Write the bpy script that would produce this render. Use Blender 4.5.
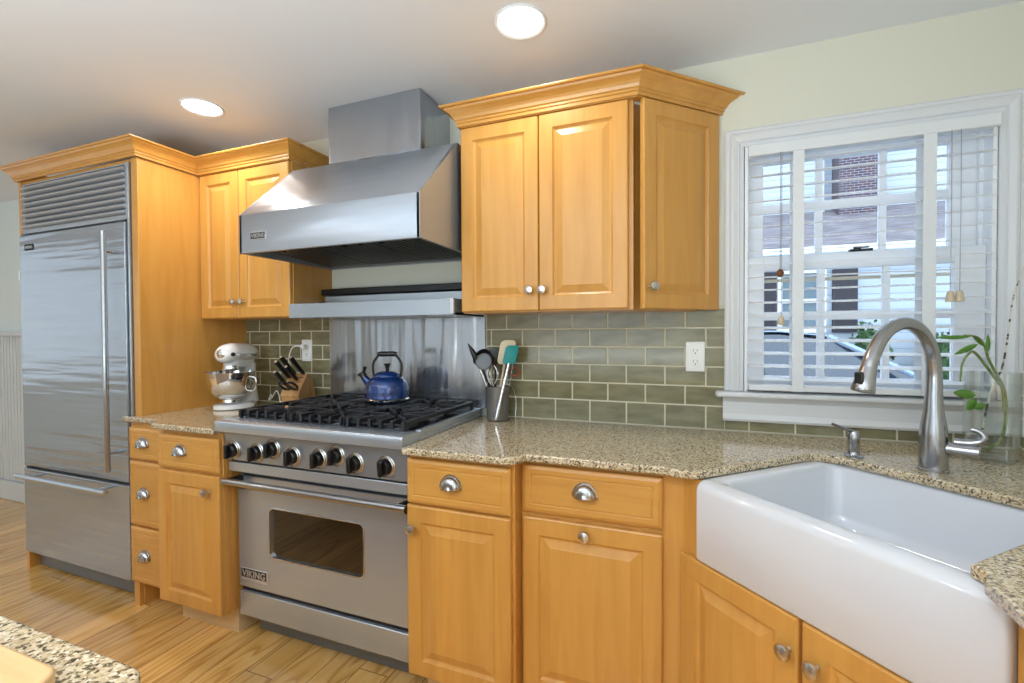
import bpy, bmesh, math, random
from math import sin, cos, pi, radians, sqrt, atan2
from mathutils import Vector, Matrix
random.seed(7)
for o in list(bpy.data.objects): bpy.data.objects.remove(o)
scn = bpy.context.scene
COL = scn.collection

# ------------------------------------------------------------ camera
F_PX, YAW, PITCH, CAM_D, CAM_H, ROLL = 469.134, 0.37056, 0.016957, 2.02793, 1.30011, -0.005129
fw = Vector((-sin(YAW)*cos(PITCH), cos(YAW)*cos(PITCH), -sin(PITCH)))
rt = Vector((cos(YAW), sin(YAW), 0)); up = rt.cross(fw)
rt2 = rt*cos(ROLL)+up*sin(ROLL); up2 = -rt*sin(ROLL)+up*cos(ROLL)
cam = bpy.data.cameras.new('camera'); cam.sensor_width = 36; cam.lens = F_PX/1024*36
cam.clip_start = .05; cam.clip_end = 200
co = bpy.data.objects.new('camera', cam); COL.objects.link(co)
m = Matrix((rt2, up2, -fw)).transposed().to_4x4(); m.translation = (0, -CAM_D, CAM_H)
co.matrix_world = m
scn.camera = co

# ------------------------------------------------------------ world, sun, exposure
scn.view_settings.view_transform = 'Standard'; scn.view_settings.look = 'None'
scn.view_settings.gamma = 1; scn.view_settings.use_curve_mapping = False
scn.view_settings.exposure = -0.45
scn.cycles.use_denoising = True
scn.cycles.max_bounces = 10; scn.cycles.diffuse_bounces = 5; scn.cycles.glossy_bounces = 5
scn.cycles.transparent_max_bounces = 32; scn.cycles.transmission_bounces = 10
scn.cycles.sample_clamp_indirect = 6
scn.cycles.caustics_reflective = False; scn.cycles.caustics_refractive = False
w = bpy.data.worlds.new('sky'); scn.world = w; w.use_nodes = True
bg = w.node_tree.nodes['Background']; bg.inputs[0].default_value = (.72, .85, 1, 1); bg.inputs[1].default_value = 5.5
CEIL = 2.364
XL_, XR_, YF_ = -6.3, 1.087, -5.2      # left wall, right wall, wall behind the viewer

def area(name, loc, rot, sx, sy, power, col, shape='RECTANGLE', spread=pi):
    l = bpy.data.lights.new(name, 'AREA'); l.shape = shape; l.size = sx; l.size_y = sy
    l.energy = power; l.color = col; l.spread = spread
    o = bpy.data.objects.new(name, l); o.location = loc; o.rotation_euler = rot; COL.objects.link(o); return o
COOL = (.80, .92, 1.0); WARM = (1.0, .96, .90)
# daylight through the room's other windows (behind the viewer and on the far left)
area('daylight_behind', (-1.0, YF_+.06, 1.45), (radians(90), 0, 0), 2.6, 1.5, 20, COOL)
area('daylight_behind_far', (-4.4, YF_+.06, 1.45), (radians(90), 0, 0), 1.8, 1.5, 8, COOL)
area('daylight_left', (XL_+.06, -2.0, 1.55), (0, radians(-90), 0), 1.3, 2.2, 11, (.78, .9, 1.0))
area('bounce_fill', (-.9, -3.2, 1.05), (radians(180), 0, 0), 2.0, 1.2, 155, (.78, .92, 1.0))  # added lamp aimed at the ceiling for bounced light; no fixture here
area('fill_right', (XR_-.05, -3.2, 1.5), (0, radians(90), 0), 1.2, 1.8, 12, COOL)  # added fill lamp; the right wall is solid, without a window

# ------------------------------------------------------------ node materials
MATS = {}
def newmat(name):
    m = bpy.data.materials.new(name); m.use_nodes = True
    nt = m.node_tree; b = nt.nodes['Principled BSDF']; MATS[name] = m
    return m, nt, b
def srgb(r, g, b):
    f = lambda c: (c/255/12.92) if c/255 <= .04045 else ((c/255+.055)/1.055)**2.4
    return (f(r), f(g), f(b), 1)
def plain(name, col, rough=.5, metal=0, coat=0, spec=.5):
    m, nt, b = newmat(name); b.inputs['Base Color'].default_value = col
    b.inputs['Roughness'].default_value = rough; b.inputs['Metallic'].default_value = metal
    b.inputs['Coat Weight'].default_value = coat; b.inputs['Specular IOR Level'].default_value = spec
    n = nt.nodes.new('ShaderNodeTexNoise'); n.inputs['Scale'].default_value = 60
    mp = nt.nodes.new('ShaderNodeMapRange'); mp.inputs[3].default_value = max(0, rough-.03); mp.inputs[4].default_value = rough+.03
    nt.links.new(n.outputs[0], mp.inputs[0]); nt.links.new(mp.outputs[0], b.inputs['Roughness'])
    return m
def N(nt, t, **k):
    n = nt.nodes.new(t)
    for a, v in k.items(): setattr(n, a, v)
    return n
def ramp(nt, fac, stops):
    r = N(nt, 'ShaderNodeValToRGB'); el = r.color_ramp.elements
    while len(el) < len(stops): el.new(.5)
    for e, (p, c) in zip(el, stops): e.position = p; e.color = c
    nt.links.new(fac, r.inputs[0]); return r.outputs[0]
def coords(nt, scale, kind='Object', rot=(0, 0, 0)):
    tc = N(nt, 'ShaderNodeTexCoord'); mp = N(nt, 'ShaderNodeMapping')
    mp.inputs['Scale'].default_value = scale; mp.inputs['Rotation'].default_value = rot
    nt.links.new(tc.outputs[kind], mp.inputs[0]); return mp.outputs[0]
def mixc(nt, fac, a, b, mode='MIX'):
    x = N(nt, 'ShaderNodeMix', data_type='RGBA', blend_type=mode)
    for sock, v in ((0, fac), (6, a), (7, b)):
        if isinstance(v, (int, float, tuple)): x.inputs[sock].default_value = v
        else: nt.links.new(v, x.inputs[sock])
    return x.outputs[2]
def bump(nt, b, h, strength, dist=.001):
    bp = N(nt, 'ShaderNodeBump'); bp.inputs['Strength'].default_value = strength; bp.inputs['Distance'].default_value = dist
    nt.links.new(h, bp.inputs['Height']); nt.links.new(bp.outputs[0], b.inputs['Normal'])

def wood(name, light, dark, horiz=False, rough=.32, board=.09):
    m, nt, b = newmat(name)
    sc = (1.6, 14, 14) if horiz else (14, 14, 1.3)
    v = coords(nt, sc)
    n1 = N(nt, 'ShaderNodeTexNoise'); n1.inputs['Scale'].default_value = 1.6; n1.inputs['Detail'].default_value = 6; n1.inputs['Distortion'].default_value = .8
    nt.links.new(v, n1.inputs['Vector'])
    c1 = ramp(nt, n1.outputs[0], [(.3, dark), (.62, light)])
    v2 = coords(nt, (90, 4, 90) if horiz else (90, 90, 4))
    n2 = N(nt, 'ShaderNodeTexNoise'); n2.inputs['Scale'].default_value = 1; n2.inputs['Detail'].default_value = 3
    nt.links.new(v2, n2.inputs['Vector'])
    c2 = mixc(nt, .12, c1, ramp(nt, n2.outputs[0], [(.35, dark), (.65, light)]))
    # boards glued edge to edge differ a little
    tc = N(nt, 'ShaderNodeTexCoord'); sx = N(nt, 'ShaderNodeSeparateXYZ'); nt.links.new(tc.outputs['Object'], sx.inputs[0])
    s = N(nt, 'ShaderNodeMath', operation='MULTIPLY'); nt.links.new(sx.outputs[2 if horiz else 0], s.inputs[0]); s.inputs[1].default_value = 1/(board*4 if horiz else board)
    fl = N(nt, 'ShaderNodeMath', operation='FLOOR'); nt.links.new(s.outputs[0], fl.inputs[0])
    oi = N(nt, 'ShaderNodeObjectInfo'); ad = N(nt, 'ShaderNodeMath', operation='ADD'); nt.links.new(fl.outputs[0], ad.inputs[0]); nt.links.new(oi.outputs['Random'], ad.inputs[1])
    wn = N(nt, 'ShaderNodeTexWhiteNoise', noise_dimensions='1D'); nt.links.new(ad.outputs[0], wn.inputs['W'])
    hv = N(nt, 'ShaderNodeHueSaturation'); mr = N(nt, 'ShaderNodeMapRange'); mr.inputs[3].default_value = .95; mr.inputs[4].default_value = 1.05
    nt.links.new(wn.outputs[0], mr.inputs[0]); nt.links.new(mr.outputs[0], hv.inputs['Value']); nt.links.new(c2, hv.inputs['Color'])
    nt.links.new(hv.outputs[0], b.inputs['Base Color'])
    b.inputs['Roughness'].default_value = rough; b.inputs['Coat Weight'].default_value = .25; b.inputs['Coat Roughness'].default_value = .2
    bump(nt, b, n2.outputs[0], .06)
    return m
MAPLE_L, MAPLE_D = srgb(207, 153, 76), srgb(197, 140, 65)
wood('maple', MAPLE_L, MAPLE_D); wood('maple_h', MAPLE_L, MAPLE_D, True)
wood('board_wood', srgb(226, 190, 140), srgb(205, 165, 112), True, .45)
wood('block_wood', srgb(205, 160, 105), srgb(165, 115, 65), False, .45, .03)
wood('toe_wood', srgb(216, 190, 146), srgb(200, 168, 122), True, .6)

def steel(name, col, rough=.26, axis='x', wav=.0, metal=.72):
    m, nt, b = newmat(name)
    sc = {'x': (1, 400, 400), 'z': (400, 400, 1), 'y': (400, 1, 400)}[axis]
    v = coords(nt, sc); n = N(nt, 'ShaderNodeTexNoise'); n.inputs['Scale'].default_value = 1; n.inputs['Detail'].default_value = 2
    nt.links.new(v, n.inputs['Vector'])
    nt.links.new(ramp(nt, n.outputs[0], [(.3, tuple(c*.975 for c in col[:3])+(1,)), (.7, col)]), b.inputs['Base Color'])
    mr = N(nt, 'ShaderNodeMapRange'); mr.inputs[3].default_value = rough-.02; mr.inputs[4].default_value = rough+.02
    nt.links.new(n.outputs[0], mr.inputs[0]); nt.links.new(mr.outputs[0], b.inputs['Roughness'])
    b.inputs['Metallic'].default_value = metal
    b.inputs['Anisotropic'].default_value = .5
    if wav:
        v2 = coords(nt, (.9, .9, 16) if axis == 'x' else (9, 9, 1.0)); n2 = N(nt, 'ShaderNodeTexNoise'); n2.inputs['Scale'].default_value = 1.4
        n2.inputs['Detail'].default_value = 1.5
        nt.links.new(v2, n2.inputs['Vector']); bump(nt, b, n2.outputs[0], wav, .03)
    return m
steel('steel', (.50, .56, .64, 1)); plain('louver_aluminium', (.52, .55, .60, 1), .42, .7); steel('panel_steel', (.36, .41, .48, 1)); steel('steel_door', (.41, .45, .51, 1), .22, 'x', .22)
steel('steel_v', (.44, .47, .52, 1), .2, 'z', .4, .9); steel('steel_hood', (.43, .47, .53, 1), .3, 'x', .08)
steel('steel_dark', (.12, .125, .13, 1), .4)
plain('nickel', (.62, .60, .57, 1), .25, 1); plain('pull_nickel', (.50, .51, .53, 1), .16, 1); plain('chrome', (.82, .82, .84, 1), .08, 1)
steel('brushed_nickel', (.43, .44, .47, 1), .2, 'z', 0, 1)
plain('black_iron', srgb(34, 35, 40), .42, 0, .0); plain('black_plastic', srgb(18, 18, 20), .3); plain('black_gap', srgb(12, 12, 14), .7)
plain('black_enamel', srgb(22, 22, 26), .15)
plain('white_paint', srgb(220, 222, 226), .35); plain('sash_white', srgb(244, 246, 250), .35); plain('blind_white', srgb(224, 228, 233), .4)
plain('white_plastic', srgb(240, 240, 238), .3); plain('mixer_white', srgb(246, 246, 247), .12, 0, .6)
plain('outlet_slot', srgb(50, 48, 46), .5); plain('grey_kick', srgb(120, 126, 134), .35, .6)
plain('teal_rubber', srgb(0, 140, 140), .45); plain('cream_rubber', srgb(222, 205, 175), .5); plain('red_plastic', srgb(170, 60, 40), .4)
plain('badge_silver', srgb(215, 215, 218), .25, .6); plain('brown_wood', srgb(110, 65, 28), .4); plain('beige_tassel', srgb(205, 190, 165), .45)
plain('crock_glaze', srgb(132, 130, 130), .25, .5); plain('silver_paint', srgb(150, 152, 160), .35, .8)
m, nt, b = newmat('blue_enamel'); b.inputs['Base Color'].default_value = srgb(14, 48, 105); b.inputs['Roughness'].default_value = .12; b.inputs['Coat Weight'].default_value = .8
b.inputs['Metallic'].default_value = .25
lw = N(nt, 'ShaderNodeTexNoise'); lw.inputs['Scale'].default_value = 6; nt.links.new(ramp(nt, lw.outputs[0], [(.3, srgb(12, 46, 96)), (.7, srgb(24, 66, 140))]), b.inputs['Base Color'])
m, nt, b = newmat('ceramic'); b.inputs['Base Color'].default_value = srgb(214, 217, 224); b.inputs['Roughness'].default_value = .12; b.inputs['Coat Weight'].default_value = .5
nn = N(nt, 'ShaderNodeTexNoise'); nn.inputs['Scale'].default_value = 4; bump(nt, b, nn.outputs[0], .03, .01)

m, nt, b = newmat('slat_white'); b.inputs['Base Color'].default_value = srgb(250, 251, 252); b.inputs['Roughness'].default_value = .35
tl_ = N(nt, 'ShaderNodeBsdfTranslucent'); tl_.inputs[0].default_value = srgb(252, 253, 255); ms = N(nt, 'ShaderNodeMixShader'); ms.inputs[0].default_value = .5
nt.links.new(b.outputs[0], ms.inputs[1]); nt.links.new(tl_.outputs[0], ms.inputs[2]); nt.links.new(ms.outputs[0], nt.nodes['Material Output'].inputs[0])
def painted(name, col, var=.02, rough=.6):
    m, nt, b = newmat(name)
    n = N(nt, 'ShaderNodeTexNoise'); n.inputs['Scale'].default_value = 1.5; n.inputs['Detail'].default_value = 3
    d = tuple(c*(1-var) for c in col[:3])+(1,)
    nt.links.new(ramp(nt, n.outputs[0], [(.3, d), (.7, col)]), b.inputs['Base Color']); b.inputs['Roughness'].default_value = rough
    n2 = N(nt, 'ShaderNodeTexNoise'); n2.inputs['Scale'].default_value = 250; bump(nt, b, n2.outputs[0], .05)
    return m
painted('wall_paint', srgb(222, 221, 207)); painted('wall_neutral', srgb(222, 222, 216)); painted('ceiling_paint', srgb(232, 237, 246))
painted('wall_cool_lit', srgb(226, 238, 240)); painted('wainscot', srgb(214, 222, 228), .01, .4)  # far-left walls: same wall paint, cool daylight put into the colour

def granite():
    m, nt, b = newmat('granite')
    v = coords(nt, (1, 1, 1))
    vo = N(nt, 'ShaderNodeTexVoronoi'); vo.inputs['Scale'].default_value = 250; nt.links.new(v, vo.inputs['Vector'])
    nz = N(nt, 'ShaderNodeTexNoise'); nz.inputs['Scale'].default_value = 130; nz.inputs['Detail'].default_value = 5; nt.links.new(v, nz.inputs['Vector'])
    sep = N(nt, 'ShaderNodeSeparateColor'); nt.links.new(vo.outputs['Color'], sep.inputs[0])
    base = ramp(nt, sep.outputs[0], [(0, srgb(84, 74, 56)), (.14, srgb(130, 114, 88)), (.34, srgb(186, 166, 134)), (.62, srgb(204, 186, 154)), (.86, srgb(214, 200, 172)), (1, srgb(228, 218, 198))])
    base.node.color_ramp.interpolation = 'CONSTANT' if False else 'LINEAR'
    dk = ramp(nt, nz.outputs[0], [(.355, (1, 1, 1, 1)), (.43, (0, 0, 0, 1))])
    c = mixc(nt, dk, base, srgb(44, 48, 42))
    nb = N(nt, 'ShaderNodeTexNoise'); nb.inputs['Scale'].default_value = 14; nb.inputs['Detail'].default_value = 2; nt.links.new(v, nb.inputs['Vector'])
    c = mixc(nt, ramp(nt, nb.outputs[0], [(.4, (0, 0, 0, 1)), (.7, (.22, .22, .22, 1))]), c, srgb(176, 160, 120))
    nt.links.new(c, b.inputs['Base Color']); b.inputs['Roughness'].default_value = .12; b.inputs['Coat Weight'].default_value = .3
granite()

def floor_mat():
    m, nt, b = newmat('floor_pine')
    tc = N(nt, 'ShaderNodeTexCoord'); sx = N(nt, 'ShaderNodeSeparateXYZ'); nt.links.new(tc.outputs['Object'], sx.inputs[0])
    W = .135
    d = N(nt, 'ShaderNodeMath', operation='DIVIDE'); nt.links.new(sx.outputs[0], d.inputs[0]); d.inputs[1].default_value = W
    fl = N(nt, 'ShaderNodeMath', operation='FLOOR'); nt.links.new(d.outputs[0], fl.inputs[0])
    fr = N(nt, 'ShaderNodeMath', operation='FRACT'); nt.links.new(d.outputs[0], fr.inputs[0])
    wn = N(nt, 'ShaderNodeTexWhiteNoise', noise_dimensions='1D'); nt.links.new(fl.outputs[0], wn.inputs['W'])
    # butt joints along each board
    yo = N(nt, 'ShaderNodeMath', operation='MULTIPLY_ADD'); nt.links.new(wn.outputs[0], yo.inputs[0]); yo.inputs[1].default_value = 5.3; nt.links.new(sx.outputs[1], yo.inputs[2])
    yd = N(nt, 'ShaderNodeMath', operation='DIVIDE'); nt.links.new(yo.outputs[0], yd.inputs[0]); yd.inputs[1].default_value = 1.9
    yf = N(nt, 'ShaderNodeMath', operation='FRACT'); nt.links.new(yd.outputs[0], yf.inputs[0])
    yfl = N(nt, 'ShaderNodeMath', operation='FLOOR'); nt.links.new(yd.outputs[0], yfl.inputs[0])
    idn = N(nt, 'ShaderNodeMath', operation='MULTIPLY_ADD'); nt.links.new(yfl.outputs[0], idn.inputs[0]); idn.inputs[1].default_value = 37.7; nt.links.new(fl.outputs[0], idn.inputs[2])
    wn2 = N(nt, 'ShaderNodeTexWhiteNoise', noise_dimensions='1D'); nt.links.new(idn.outputs[0], wn2.inputs['W'])
    cmb = N(nt, 'ShaderNodeCombineXYZ')
    ox = N(nt, 'ShaderNodeMath', operation='MULTIPLY_ADD'); nt.links.new(wn2.outputs[0], ox.inputs[0]); ox.inputs[1].default_value = 50; nt.links.new(sx.outputs[0], ox.inputs[2])
    nt.links.new(ox.outputs[0], cmb.inputs[0]); nt.links.new(sx.outputs[1], cmb.inputs[1])
    mp = N(nt, 'ShaderNodeMapping'); mp.inputs['Scale'].default_value = (6, .55, 1); nt.links.new(cmb.outputs[0], mp.inputs[0])
    nz = N(nt, 'ShaderNodeTexNoise'); nz.inputs['Scale'].default_value = 1.1; nz.inputs['Detail'].default_value = 2; nz.inputs['Distortion'].default_value = .5; nt.links.new(mp.outputs[0], nz.inputs['Vector'])
    # growth rings: contour lines of the noise give cathedral grain
    mu = N(nt, 'ShaderNodeMath', operation='MULTIPLY'); nt.links.new(nz.outputs[0], mu.inputs[0]); mu.inputs[1].default_value = 10
    rf = N(nt, 'ShaderNodeMath', operation='FRACT'); nt.links.new(mu.outputs[0], rf.inputs[0])
    ring = ramp(nt, rf.outputs[0], [(0, srgb(170, 116, 54)), (.25, srgb(216, 166, 92)), (.75, srgb(228, 184, 118)), (1, srgb(194, 144, 78))])
    base = mixc(nt, .72, srgb(224, 174, 98), ring)
    hv = N(nt, 'ShaderNodeHueSaturation'); mr = N(nt, 'ShaderNodeMapRange'); mr.inputs[3].default_value = .80; mr.inputs[4].default_value = 1.1
    nt.links.new(wn2.outputs[0], mr.inputs[0]); nt.links.new(mr.outputs[0], hv.inputs['Value']); nt.links.new(base, hv.inputs['Color'])
    g1 = N(nt, 'ShaderNodeMath', operation='LESS_THAN'); nt.links.new(fr.outputs[0], g1.inputs[0]); g1.inputs[1].default_value = .02
    g2 = N(nt, 'ShaderNodeMath', operation='LESS_THAN'); nt.links.new(yf.outputs[0], g2.inputs[0]); g2.inputs[1].default_value = .0015
    g = N(nt, 'ShaderNodeMath', operation='MAXIMUM'); nt.links.new(g1.outputs[0], g.inputs[0]); nt.links.new(g2.outputs[0], g.inputs[1])
    c = mixc(nt, g.outputs[0], hv.outputs[0], srgb(92, 60, 32)); nt.links.new(c, b.inputs['Base Color'])
    b.inputs['Roughness'].default_value = .22; b.inputs['Coat Weight'].default_value = .5; b.inputs['Coat Roughness'].default_value = .08
    bump(nt, b, ring, .05)
floor_mat()

def tile_mat():
    m, nt, b = newmat('tile_glaze')
    at = N(nt, 'ShaderNodeAttribute'); at.attribute_name = 'tint'
    v = coords(nt, (6, 6, 22)); n = N(nt, 'ShaderNodeTexNoise'); n.inputs['Scale'].default_value = 1.5; n.inputs['Detail'].default_value = 3; nt.links.new(v, n.inputs['Vector'])
    c = ramp(nt, n.outputs[0], [(.3, srgb(112, 108, 80)), (.7, srgb(142, 137, 105))])
    c = mixc(nt, .6, c, at.outputs['Color'], 'MULTIPLY'); nt.links.new(c, b.inputs['Base Color'])
    b.inputs['Roughness'].default_value = .2; b.inputs['Coat Weight'].default_value = .25; b.inputs['Coat Roughness'].default_value = .08
    bump(nt, b, n.outputs[0], .25, .004)
tile_mat(); painted('grout', srgb(216, 210, 188), .05, .85)

def glass(name, col=(1, 1, 1, 1), ior=1.45, rough=0):
    m, nt, b = newmat(name); b.inputs['Base Color'].default_value = col; b.inputs['Transmission Weight'].default_value = 1
    b.inputs['IOR'].default_value = ior; b.inputs['Roughness'].default_value = rough

m, nt, b = newmat('pane_glass')     # thin architectural glass: mostly clear, with a faint reflection
tr = N(nt, 'ShaderNodeBsdfTransparent'); tr.inputs[0].default_value = (.95, .97, .98, 1); gl = N(nt, 'ShaderNodeBsdfGlossy'); gl.inputs['Roughness'].default_value = .02
mx = N(nt, 'ShaderNodeMixShader'); fz = N(nt, 'ShaderNodeLayerWeight'); fz.inputs[0].default_value = .12
nt.links.new(fz.outputs['Fresnel'], mx.inputs[0]); nt.links.new(tr.outputs[0], mx.inputs[1]); nt.links.new(gl.outputs[0], mx.inputs[2]); nt.links.new(mx.outputs[0], nt.nodes['Material Output'].inputs[0])
for nm_, c_, f_ in (('vase_glass', (.982, .993, .988, 1), .75), ('water', (.972, .988, .98, 1), .12)):
    m, nt, b = newmat(nm_); tr = N(nt, 'ShaderNodeBsdfTransparent'); tr.inputs[0].default_value = c_; gl = N(nt, 'ShaderNodeBsdfGlossy'); gl.inputs['Roughness'].default_value = .03
    mx = N(nt, 'ShaderNodeMixShader'); fz = N(nt, 'ShaderNodeLayerWeight'); fz.inputs[0].default_value = .5
    pw = N(nt, 'ShaderNodeMath', operation='POWER'); nt.links.new(fz.outputs['Facing'], pw.inputs[0]); pw.inputs[1].default_value = 4
    ml_ = N(nt, 'ShaderNodeMath', operation='MULTIPLY_ADD'); nt.links.new(pw.outputs[0], ml_.inputs[0]); ml_.inputs[1].default_value = f_; ml_.inputs[2].default_value = .08 if nm_ == 'vase_glass' else .03
    nt.links.new(ml_.outputs[0], mx.inputs[0]); nt.links.new(tr.outputs[0], mx.inputs[1]); nt.links.new(gl.outputs[0], mx.inputs[2]); nt.links.new(mx.outputs[0], nt.nodes['Material Output'].inputs[0])
m, nt, b = newmat('oven_glass'); b.inputs['Base Color'].default_value = srgb(14, 15, 15); b.inputs['Roughness'].default_value = .04; b.inputs['Coat Weight'].default_value = 1
nn = N(nt, 'ShaderNodeTexNoise'); nn.inputs['Scale'].default_value = 3; bump(nt, b, nn.outputs[0], .02, .01)
def emit(name, col, s):
    m, nt, b = newmat(name); b.inputs['Emission Color'].default_value = col; b.inputs['Emission Strength'].default_value = s; b.inputs['Base Color'].default_value = (1, 1, 1, 1)
emit('lamp_glow', (1, .97, .9, 1), 9)
m, nt, b = newmat('leaf'); nn = N(nt, 'ShaderNodeTexNoise'); nn.inputs['Scale'].default_value = 20
nt.links.new(ramp(nt, nn.outputs[0], [(.3, srgb(62, 112, 40)), (.7, srgb(110, 160, 62))]), b.inputs['Base Color']); b.inputs['Roughness'].default_value = .4
m, nt, b = newmat('stem_green'); nn = N(nt, 'ShaderNodeTexNoise'); nn.inputs['Scale'].default_value = 30
nt.links.new(ramp(nt, nn.outputs[0], [(.35, srgb(96, 110, 60)), (.65, srgb(140, 160, 88))]), b.inputs['Base Color']); b.inputs['Roughness'].default_value = .5
m, nt, b = newmat('twig'); nn = N(nt, 'ShaderNodeTexNoise'); nn.inputs['Scale'].default_value = 1; nt.links.new(coords(nt, (8, 8, 55)), nn.inputs['Vector'])
nt.links.new(ramp(nt, nn.outputs[0], [(.44, srgb(60, 48, 44)), (.5, srgb(214, 208, 198))]), b.inputs['Base Color'])
# outside
m, nt, b = newmat('siding')
tc = N(nt, 'ShaderNodeTexCoord'); sx = N(nt, 'ShaderNodeSeparateXYZ'); nt.links.new(tc.outputs['Object'], sx.inputs[0])
d = N(nt, 'ShaderNodeMath', operation='DIVIDE'); nt.links.new(sx.outputs[2], d.inputs[0]); d.inputs[1].default_value = .11
fr = N(nt, 'ShaderNodeMath', operation='FRACT'); nt.links.new(d.outputs[0], fr.inputs[0])
nt.links.new(ramp(nt, fr.outputs[0], [(0, srgb(120, 132, 148)), (.12, srgb(176, 186, 198)), (1, srgb(184, 192, 203))]), b.inputs['Base Color'])
bump(nt, b, fr.outputs[0], .8, .02); b.inputs['Roughness'].default_value = .6
m, nt, b = newmat('brick')
bt = N(nt, 'ShaderNodeTexBrick'); nt.links.new(coords(nt, (1, 1, 1), rot=(radians(90), 0, 0)), bt.inputs['Vector'])
bt.inputs['Color1'].default_value = srgb(84, 54, 50); bt.inputs['Color2'].default_value = srgb(62, 50, 58); bt.inputs['Mortar'].default_value = srgb(134, 138, 152)
bt.inputs['Scale'].default_value = 1.8; bt.inputs['Brick Width'].default_value = .21; bt.inputs['Row Height'].default_value = .075; bt.inputs['Mortar Size'].default_value = .009
nt.links.new(bt.outputs[0], b.inputs['Base Color']); b.inputs['Roughness'].default_value = .8
m, nt, b = newmat('shingle'); nn = N(nt, 'ShaderNodeTexNoise'); nn.inputs['Scale'].default_value = 1; nt.links.new(coords(nt, (3, 14, 14)), nn.inputs['Vector']); nn.inputs['Detail'].default_value = 4
nt.links.new(ramp(nt, nn.outputs[0], [(.35, srgb(92, 86, 90)), (.65, srgb(130, 124, 128))]), b.inputs['Base Color']); b.inputs['Roughness'].default_value = .9
painted('shutter', srgb(42, 36, 44), .1); painted('driveway', srgb(176, 178, 182), .15, .9); painted('sky_glass', srgb(92, 112, 122), .3, .1)
m, nt, b = newmat('car_paint'); b.inputs['Base Color'].default_value = srgb(130, 150, 172); b.inputs['Metallic'].default_value = .4; b.inputs['Roughness'].default_value = .25; b.inputs['Coat Weight'].default_value = 1
nn = N(nt, 'ShaderNodeTexNoise'); nn.inputs['Scale'].default_value = 300; bump(nt, b, nn.outputs[0], .01)
plain('car_glass', srgb(40, 52, 66), .05, 0, 1); plain('tyre', srgb(28, 28, 30), .8)
m, nt, b = newmat('shrub'); nn = N(nt, 'ShaderNodeTexNoise'); nn.inputs['Scale'].default_value = 9
nt.links.new(ramp(nt, nn.outputs[0], [(.3, srgb(28, 54, 26)), (.7, srgb(66, 100, 48))]), b.inputs['Base Color']); b.inputs['Roughness'].default_value = .6

# ------------------------------------------------------------ mesh helpers
WINV = {}
def link(name, bm, mat, parent=None, smooth=False, bevel=0, seg=2):
    """one mesh object; vertices are given in world space, stored in the space of the thing's root"""
    if parent is not None:
        r = parent
        while r.parent: r = r.parent
        bmesh.ops.transform(bm, matrix=WINV[r.name], verts=bm.verts)
    bmesh.ops.recalc_face_normals(bm, faces=bm.faces)
    me = bpy.data.meshes.new(name); bm.to_mesh(me); bm.free()
    if mat: me.materials.append(MATS[mat])
    o = bpy.data.objects.new(name, me); COL.objects.link(o)
    if parent is not None: o.parent = parent
    if smooth:
        for p in me.polygons: p.use_smooth = True
        try: me.set_sharp_from_angle(angle=radians(40))
        except Exception: pass
    if bevel:
        md = o.modifiers.new('edge', 'BEVEL'); md.width = bevel; md.segments = seg; md.limit_method = 'ANGLE'; md.angle_limit = radians(40); md.harden_normals = False
        for p in me.polygons: p.use_smooth = True
        try: me.set_sharp_from_angle(angle=radians(60))
        except Exception: pass
    return o
def thing(name, label, cat, loc=(0, 0, 0), rotz=0, group=None):
    o = bpy.data.objects.new(name, None); COL.objects.link(o); o.empty_display_size = .05
    o.location = loc; o.rotation_euler = (0, 0, rotz)
    WINV[o.name] = (Matrix.Translation(loc) @ Matrix.Rotation(rotz, 4, 'Z')).inverted()
    o['label'] = label; o['category'] = cat
    if group: o['group'] = group
    return o
def tag(o, label, cat, group=None):
    o['label'] = label; o['category'] = cat
    if group: o['group'] = group
    return o
def recentre(o, loc):
    """give a one-mesh thing its origin at its base"""
    v = Vector(loc)
    for p in o.data.vertices: p.co -= v
    o.location = v; return o
def struct(name, bm, mat, parent=None, **k):
    o = link(name, bm, mat, parent, **k)
    if parent is None: o['kind'] = 'structure'; WINV[o.name] = Matrix.Identity(4)
    return o
def BM(): return bmesh.new()
def box(bm, x0, x1, y0, y1, z0, z1, M=None):
    vs = [bm.verts.new(M @ Vector(p) if M else p) for p in ((x0,y0,z0),(x1,y0,z0),(x1,y1,z0),(x0,y1,z0),(x0,y0,z1),(x1,y0,z1),(x1,y1,z1),(x0,y1,z1))]
    for f in ((3,2,1,0),(4,5,6,7),(0,1,5,4),(1,2,6,5),(2,3,7,6),(3,0,4,7)): bm.faces.new([vs[i] for i in f])
    return bm
def B(*a, M=None): return box(BM(), *a, M=M)
def prism(bm, pts, z0, z1, M=None):
    """vertical extrusion of a polygon [(x,y)]; M maps (x,y,z)"""
    T = (lambda p: M @ Vector(p)) if M else Vector
    a = [bm.verts.new(T((x, y, z0))) for x, y in pts]; b = [bm.verts.new(T((x, y, z1))) for x, y in pts]
    n = len(pts)
    bm.faces.new(a[::-1]); bm.faces.new(b)
    for i in range(n): bm.faces.new((a[i], a[(i+1) % n], b[(i+1) % n], b[i]))
    return bm
def loops(bm, rings, cap0=True, cap1=True, closed=True):
    R = [[bm.verts.new(p) for p in r] for r in rings]
    for a, b in zip(R, R[1:]):
        n = len(a)
        for i in range(n if closed else n-1):
            j = (i+1) % n
            try: bm.faces.new((a[i], a[j], b[j], b[i]))
            except ValueError: pass
    if cap0: bm.faces.new(R[0][::-1])
    if cap1: bm.faces.new(R[-1])
    return bm
def frame_of(d, ref=Vector((0, 0, 1))):
    d = d.normalized()
    if abs(d.dot(ref)) > .98: ref = Vector((1, 0, 0))
    a = d.cross(ref).normalized(); return a, a.cross(d).normalized()
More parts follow.
